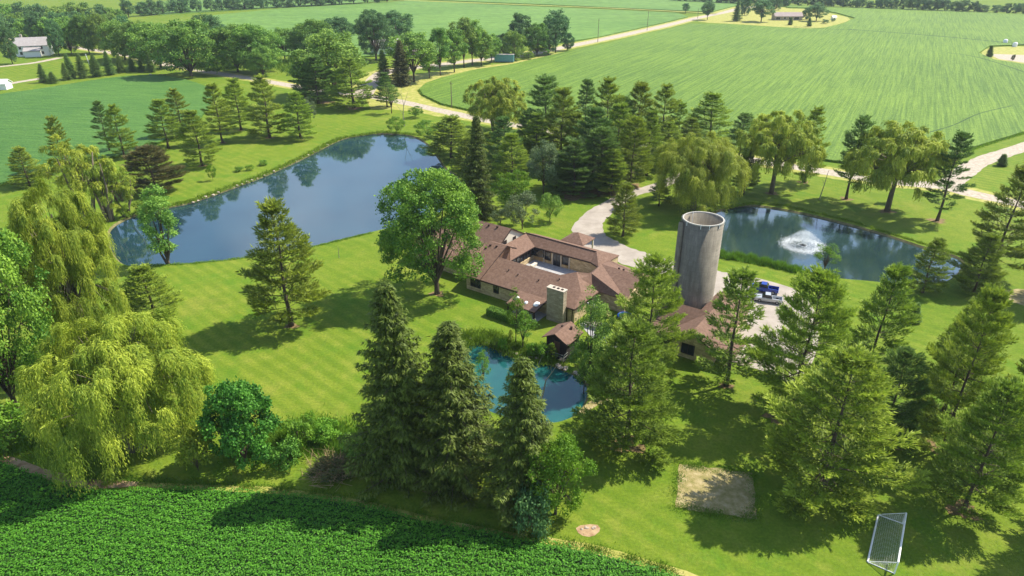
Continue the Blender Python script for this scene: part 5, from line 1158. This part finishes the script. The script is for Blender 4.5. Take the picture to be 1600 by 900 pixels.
# brush pile
def brush():
    rs = random.Random(8); x, y, _ = spot(522, 742); root = empty('brush_pile', (x, y, 0)); tag(root, 'heap of cut brown branches at the lawn edge left of the spruces', 'brush pile')
    n = MB()
    for k in range(420):
        a = rs.uniform(0, 6.28); el = rs.uniform(.05, 1.1); L_ = rs.uniform(1.0, 2.8); b = (rs.gauss(0, 1.1), rs.gauss(0, .8), rs.uniform(0, .8))
        n.tube([b, (b[0] + L_ * math.cos(a) * math.cos(el), b[1] + L_ * math.sin(a) * math.cos(el), b[2] + L_ * math.sin(el) * .8)], [.03, .008], 3, False)
    o = n.build('branches', M['dirt'], root); o['kind'] = 'stuff'
    tr_, cr, H0, R0 = T['shrub'][0]; m2 = cr.copy(); m2.materials.clear(); m2.materials.append(M['pine_brown']); o = link('dry_leaves', m2, None, root); o.scale = (1.4, 1.1, .75)
brush()
# poles
for u, v, vt, l in ((934, 66, 29, 'utility pole nearest the tree clump on the long road'), (1011, 47.5, 17, 'utility pole halfway up the long road'), (1090, 29, 13, 'utility pole at the far end of the long road'), (706, 168, 127, 'bare utility pole between the road bend and the big field'), (147, 120, 84, 'leaning white pole before the hedge of conifers')):
    root = empty('utility_pole', spot(u, v)); tag(root, l, 'pole', 'utility poles'); H = rise(u, v, vt); mt = 'wood' if 'white' not in l else 'white'
    MB().tube([(0, 0, -.3), (0, 0, H)], [.17, .11], 8).build('post', M[mt], root)
    if 'white' in l: root.rotation_euler.y = -.12
    else:
        MB().box(-.6, -.05, H - .9, .6, .05, H - .8).build('crossarm', M['wood'], root)
        for s_ in (-.5, 0, .5): MB().tube([(s_, 0, H - .8), (s_, 0, H - .62)], .05, 6).build('insulator', M['metal'], root)
# vehicles
def vehicle(name, u, v, rz, body, label, kind='pickup', s=1.0):
    root = empty(name, spot(u, v, .03), rz); root.scale = (s, s, s); tag(root, label, 'pickup truck' if kind == 'pickup' else 'trailer')
    W_ = .95
    def loft(sec):                                       # sections along x: (x, half width low, half width high, z low, z high)
        m = MB()
        for x, w0, w1, z0, z1 in sec: m.V += [(x, -w0, z0), (x, w0, z0), (x, w1, (z0 + z1) * .62), (x, w1 * .94, z1), (x, -w1 * .94, z1), (x, -w1, (z0 + z1) * .62)]
        for k in range(len(sec) - 1):
            for j in range(6): m.F.append((k * 6 + j, k * 6 + (j + 1) % 6, k * 6 + 6 + (j + 1) % 6, k * 6 + 6 + j))
        m.F.append(tuple(range(6))); m.F.append(tuple(range((len(sec) - 1) * 6 + 5, (len(sec) - 1) * 6 - 1, -1))); return m
    if kind == 'pickup':
        loft([(-2.75, .8, .86, .5, .78), (-2.6, .9, .96, .36, 1.0), (-1.3, .92, .99, .34, 1.12), (-1.25, .92, .99, .34, 1.14), (.75, .92, .99, .34, 1.14)]).build('body', M[body], root)
        loft([(-1.35, .85, .88, 1.1, 1.16), (-.75, .84, .80, 1.1, 1.78), (.35, .84, .80, 1.1, 1.82), (.68, .85, .85, 1.1, 1.2)]).build('cabin', M['glass'], root)
        MB().box(-.75, -.74, 1.80, .32, .74, 1.86).build('cabin_roof', M[body], root)
        b = MB(); b.box(.75, -.97, .5, 2.75, -.88, 1.14); b.box(.75, .88, .5, 2.75, .97, 1.14); b.box(2.66, -.88, .5, 2.75, .88, 1.10); b.box(.75, -.88, .45, 2.66, .88, .56); b.build('bed', M[body], root)
        for s_ in (-.7, .7): MB().box(-2.78, s_ - .14, .72, -2.72, s_ + .14, .88).build('headlight', M['white'], root)
        MB().box(-2.84, -.9, .42, -2.72, .9, .60).build('bumper', M['metal'], root); MB().box(2.75, -.9, .42, 2.86, .9, .56).build('bumper', M['metal'], root)
        ax = (-1.75, 1.75)
    else:
        MB().box(-2.0, -.95, .55, 2.0, .95, .68).build('bed', M['black'], root)
        b = MB(); b.box(-2, -.95, .68, 2, -.90, 1.05); b.box(-2, .90, .68, 2, .95, 1.05); b.box(1.95, -.9, .68, 2, .9, 1.05); b.box(-2, -.9, .68, -1.95, .9, 1.05); b.build('side_boards', M[body], root)
        MB().tube([(-2, 0, .5), (-3.1, 0, .5)], .06, 6).build('drawbar', M['metal'], root)
        ax = (-.35, .45)
    for a_ in ax:
        for s_ in (-1, 1):
            wh = MB().tube([(a_, s_ * .78, .38), (a_, s_ * 1.0, .38)], .38, 16).build('wheel', M['black'], root)
            MB().tube([(a_, s_ * 1.0, .38), (a_, s_ * 1.015, .38)], .2, 12).build('rim', M['metal'], wh)
vehicle('pickup_truck', 1194, 455, -.42, 'blue', 'bright blue pickup truck parked at the edge of the yard', 'pickup', .78)
vehicle('pickup_truck', 1200, 471, -.35, 'silverpaint', 'silver pickup truck parked just below the blue one', 'pickup', .74)
vehicle('utility_trailer', 1176, 467, -.4, 'metal', 'dark flat trailer left of the silver pickup', 'trailer', .7)
# pale boards and stones behind the outbuilding
rocks([(1156, 572), (1166, 566), (1178, 563)], 9, .25, .5, .5, 'pale stone in the small heap right of the outbuilding', 'stones beside the outbuilding')
rocks([(912, 826), (930, 822)], 5, .12, .2, .3, 'small pale stone on the bare dirt patch', 'stones on the dirt patch')
# bench and stone at the field corner
g = empty('picnic_table', spot(254, 119), .1); tag(g, 'dark wooden picnic table at the corner of the left field', 'table')
MB().box(-1.6, -.4, .72, 1.6, .4, .8).build('tabletop', M['darkwood'], g)
for s_ in (-.85, .85): MB().box(-1.6, s_ - .15, .42, 1.6, s_ + .15, .48).build('seat', M['darkwood'], g)
for s_ in (-1.2, 1.2): MB().tube([(s_, -.9, 0), (s_, 0, .72), (s_, .9, 0)], .05, 6).build('leg', M['darkwood'], g)
rock(*spot(235, 117)[:2], .7, 'boulder', 'pale boulder left of the dark picnic table', None)
# container by the road
g = empty('shipping_container', spot(788, 97), -.09); tag(g, 'pale blue green container at the end of the tree row', 'container')
wz = reach(788, 97); 
q = MB(); q.box(-4.7, -1.3, .35, 4.7, 1.3, 3.6); q.build('box', M['teal'], g)
for k in range(24): MB().box(-4.6 + k * .395, -1.36, .5, -4.45 + k * .395, -1.3, 3.5).build('rib', M['teal'], g)
MB().box(-4.8, -1.45, 3.6, 4.8, 1.45, 3.72).build('roof', M['greyroof'], g)
for a_ in (-3.6, 3.6): MB().tube([(a_, -1.0, .3), (a_, 1.0, .3)], .3, 10).build('wheel', M['black'], g)
# houses far away
def gable_house(name, u, v, rz, L_, B_, h, rh, wall, roofm, label, wins, wing=False, cat='house'):
    g = empty(name, spot(u, v), rz); tag(g, label, cat)
    MB().box(-L_ / 2, -B_ / 2, 0, L_ / 2, B_ / 2, h).build('wall', M[wall], g)
    o = .4
    for s_ in (-1, 1): MB().prism([(-L_ / 2 - o, 0, h + rh), (L_ / 2 + o, 0, h + rh), (L_ / 2 + o, s_ * (B_ / 2 + o), h - .1), (-L_ / 2 - o, s_ * (B_ / 2 + o), h - .1)][::s_], .18).build('roof', M[roofm], g)
    for s_ in (-1, 1):
        q = MB(); x = s_ * (L_ / 2 - .02); q.V += [(x, -B_ / 2, h), (x, B_ / 2, h), (x, 0, h + rh - .2), (x - s_ * .2, -B_ / 2, h), (x - s_ * .2, B_ / 2, h), (x - s_ * .2, 0, h + rh - .2)]
        q.F += [(0, 1, 2), (5, 4, 3), (0, 3, 4, 1), (1, 4, 5, 2), (2, 5, 3, 0)]; q.build('gable', M[wall], g)
    for x, w_, z0, z1 in wins:
        f = MB().box(x - w_ / 2, -B_ / 2 - .08, z0, x + w_ / 2, -B_ / 2, z1).build('window', M['white'], g)
        MB().box(x - w_ / 2 + .1, -B_ / 2 - .11, z0 + .1, x + w_ / 2 - .1, -B_ / 2 - .08, z1 - .1).build('pane', M['glass'], f)
    return g
gable_house('farm_house', 1229, 31, -.02, 21, 8, 3.0, 2.6, 'stone_grey', 'pinkroof', 'low far house with pale brown roof beyond the big field', [(-8, 3.5, .4, 2.5), (-3, 2, .9, 2.3), (1, 2, .9, 2.3), (6, 4, .4, 2.5)])
wh = gable_house('white_house', 56, 86, .35, 15, 9, 5.2, 3.6, 'white', 'greyroof', 'white two storey house with grey roof at upper left', [(-5, 1.3, .8, 2.4), (-1, 1.3, .8, 2.4), (4.5, 1.3, .8, 2.4), (-5, 1.3, 3.4, 4.8), (0, 1.3, 3.4, 4.8), (4.5, 1.3, 3.4, 4.8)])
MB().box(-3, -8, 0, 4, -4.4, 3.0).build('garage', M['white'], wh); MB().prism([(-3.4, -8.4, 2.9), (4.4, -8.4, 2.9), (4.4, -4.4, 4.6), (-3.4, -4.4, 4.6)], .2).build('garage_roof', M['greyroof'], wh)
MB().box(-5, .5, 8.0, -4, 1.5, 10.2).build('chimney', M['caps'], wh)
gable_house('roadside_barn', 604, 84, .5, 14, 9, 4.2, 3.0, 'white', 'greyroof', 'pale barn half hidden behind the dark tree at the crossing', [(0, 3, 0, 3)], cat='barn')
gable_house('roadside_house', 655, 88, -.2, 15, 8, 3.0, 2.6, 'caps', 'pinkroof', 'pale house hidden behind the first trees of the row', [(-3, 2, 1, 2.3), (3, 2, 1, 2.3)])
gable_house('white_shed', 3, 139, .1, 6, 4.5, 2.4, 1.4, 'white', 'white', 'small white shed at the left edge beyond the field', [(0, 1.5, .6, 1.8)], cat='shed')
gable_house('white_shed', 1302, 31, .2, 3.0, 2.4, 2.1, .9, 'white', 'white', 'tiny white shed at the right end of the far lot', [(0, .8, .8, 1.6)], cat='shed')
for u, v, l in ((1570, 68, 'round white tank left of the other in the far field'), (1585, 73, 'round white tank above the farm yard')):
    g = empty('storage_tank', spot(u, v)); tag(g, l, 'tank'); MB().lathe([(1.2, 0), (1.2, 1.8), (.8, 2.3), (.05, 2.5)], 16).build('shell', M['white'], g, True); MB().box(-.9, -.9, -.1, .9, .9, .05).build('base', M['metal'], g)

# ------------------------------------------------------------------ low vegetation nobody could count
def tufts(name, pts, rad, n, h, mat, label, seed, wid=.06, flatten=1.0):
    rs = np.random.RandomState(seed); P_ = np.array(pts); m = len(P_); seg = rs.randint(0, m - 1, n); f = rs.rand(n)[:, None]
    c = P_[seg] * (1 - f) + P_[seg + 1] * f; off = rs.normal(0, rad, (n, 2)); c = c + off
    z = np.zeros((n, 1)); cen = np.hstack([c, z]); d = rs.normal(0, .38, (n, 3)); d[:, 2] = 1
    clump = .6 + .4 * np.sin(c[:, 0] * 1.7 + seed) * np.sin(c[:, 1] * 1.9)
    V, F = leaf_tris(cen, d, rs.normal(0, 1, (n, 3)), h * rs.uniform(.4, 1.2, n) * clump, np.full(n, wid) * rs.uniform(.7, 1.5, n))
    tag(link(name, mesh_np(name, V, F, np.clip(rs.normal(.55, .25, n), 0, 1)), M[mat]), label, 'plants', None, 'stuff')
tufts('shore_reeds', ground_pts([(1100, 392), (1125, 399), (1160, 405), (1200, 413), (1250, 424)]), .55, 16000, 1.5, 'weeds', 'bright reeds along the near bank of the fountain pond', 1, .10)
tufts('shore_weeds', ground_pts([(215, 332), (250, 324), (300, 314), (350, 296), (400, 278), (440, 261), (480, 242), (510, 226), (535, 215), (600, 206), (660, 212)]), .55, 12000, .9, 'weeds', 'low weeds fringing the far shore of the big pond', 2, .12)
tufts('bank_plants', ground_pts([(712, 545), (722, 531), (760, 527), (790, 540), (820, 552), (850, 557), (868, 560)]), .9, 13000, 1.1, 'weeds', 'rank green plants on the north bank of the teal pond', 3, .12)
tufts('field_weeds', ground_pts([(100, 745), (220, 750), (330, 757), (440, 764), (560, 782), (700, 816), (820, 838), (940, 860), (1060, 896)]), .35, 9000, .45, 'weeds', 'weeds along the edge of the near crop', 4, .07)
tufts('thicket', ground_pts([(400, 700), (450, 690), (500, 680), (560, 700), (600, 712)]), 1.4, 26000, 1.3, 'weeds', 'tangled thicket between the bushy tree and the spruces', 5, .11)
tufts('thicket', ground_pts([(-20, 700), (30, 680), (80, 662), (110, 680)]), 1.6, 16000, 1.2, 'weeds', 'weedy slope at the left below the dark leafy tree', 6, .11)
tufts('shore_weeds', ground_pts([(1130, 326), (1180, 317), (1230, 322), (1330, 346), (1420, 374), (1500, 399)]), .3, 7000, .5, 'weeds', 'short dark grass fringing the far bank of the fountain pond', 7, .1)
tufts('shore_weeds', ground_pts([(230, 415), (300, 412), (400, 401), (500, 383), (580, 364)]), .25, 5000, .35, 'weeds', 'short grass along the near shore of the big pond', 8, .08)
tufts('roadside_brush', ground_pts([(310, 100), (345, 108), (300, 96), (440, 100), (480, 112)]), 3.5, 14000, 3.0, 'weeds', 'rough bushes on the far side of the road at upper left', 9, .5)
for u, v, vt, l in ((374, 268, 260, 'first low plant on the grass bank above the big pond'), (391, 266, 257, 'middle low plant on the grass bank above the big pond'), (412, 258, 250, 'last low plant on the grass bank above the big pond')):
    tree('shrub', 'weeds', u, v, vt, 7, 'shrub', l, None, 'shrub')

for nm_, pt_, n_ in (('patch_weeds', [(1062, 725), (1108, 730), (1176, 740), (1182, 812), (1120, 803), (1055, 793), (1062, 725)], 6500),):
    tufts(nm_, ground_pts(pt_), .42, n_, .3, 'weeds', 'grass creeping over the edges of the bare straw patch', 12, .06)
# brown needle litter and worn soil under some pines, ragged edges
def litter(u, v, r):
    x, y, _ = spot(u, v); q = random.Random(int(u)); pts = []
    for k in range(26):
        t = 2 * math.pi * k / 26; rr = r * (.75 + .3 * math.sin(3 * t + u) * .5 + q.uniform(-.2, .25)); pts.append((x + rr * 1.15 * math.cos(t), y + rr * math.sin(t)))
    flat('needle_litter', pts, .008, M['litter'])
for u, v, r in ((455, 509, 1.1), (683, 459, 1.3), (316, 259, 1.2), (348, 223, 1.2), (377, 203, 1.3), (422, 215, 1.6), (470, 217, 1.2), (553, 169, 3.2), (510, 160, 3), (944, 300, 4.5), (985, 292, 3.5), (900, 306, 4), (1464, 345, 1.8), (1322, 311, 1.5), (1386, 330, 1.8), (1256, 285, 1.4), (1205, 302, 1.6), (977, 695, 2.2), (1236, 650, 3.0), (1378, 690, 2.4), (1472, 702, 1.6), (1506, 798, 1.6), (1134, 602, 1.0), (700, 752, 3.0), (817, 790, 2.2), (632, 741, 2.2)):
    litter(u, v, r)
tufts('field_weeds', ground_pts([(655, 141), (661, 150), (690, 164), (740, 175), (790, 185)]), .35, 2500, 1.0, 'weeds', 'weeds along the near edge of the big field', 14, .2)
tufts('field_weeds', ground_pts([(1440, 258), (1500, 239), (1540, 226), (1600, 208)]), .4, 2500, 1.0, 'weeds', 'weeds along the field edge above the curved road', 15, .2)
tufts('field_weeds', ground_pts([(0, 290), (40, 278), (100, 262), (150, 252), (215, 240), (270, 215), (310, 190)]), .5, 3000, .9, 'weeds', 'weeds along the edge of the left field', 16, .2)
# ------------------------------------------------------------------ haze
hz = MB().box(-1500, -60, -1.6, 1500, 1700, 62).mesh('haze'); ho = bpy.data.objects.new('haze', hz); C.objects.link(ho); ho['kind'] = 'stuff'
hm = bpy.data.materials.new('haze_air'); hm.use_nodes = True; hn = hm.node_tree.nodes; hn.clear()
out = hn.new('ShaderNodeOutputMaterial'); pv = hn.new('ShaderNodeVolumePrincipled'); pv.inputs['Color'].default_value = (.80, .88, 1, 1); pv.inputs['Density'].default_value = .00010; pv.inputs['Anisotropy'].default_value = .2
hm.node_tree.links.new(pv.outputs[0], out.inputs['Volume']); hz.materials.append(hm)
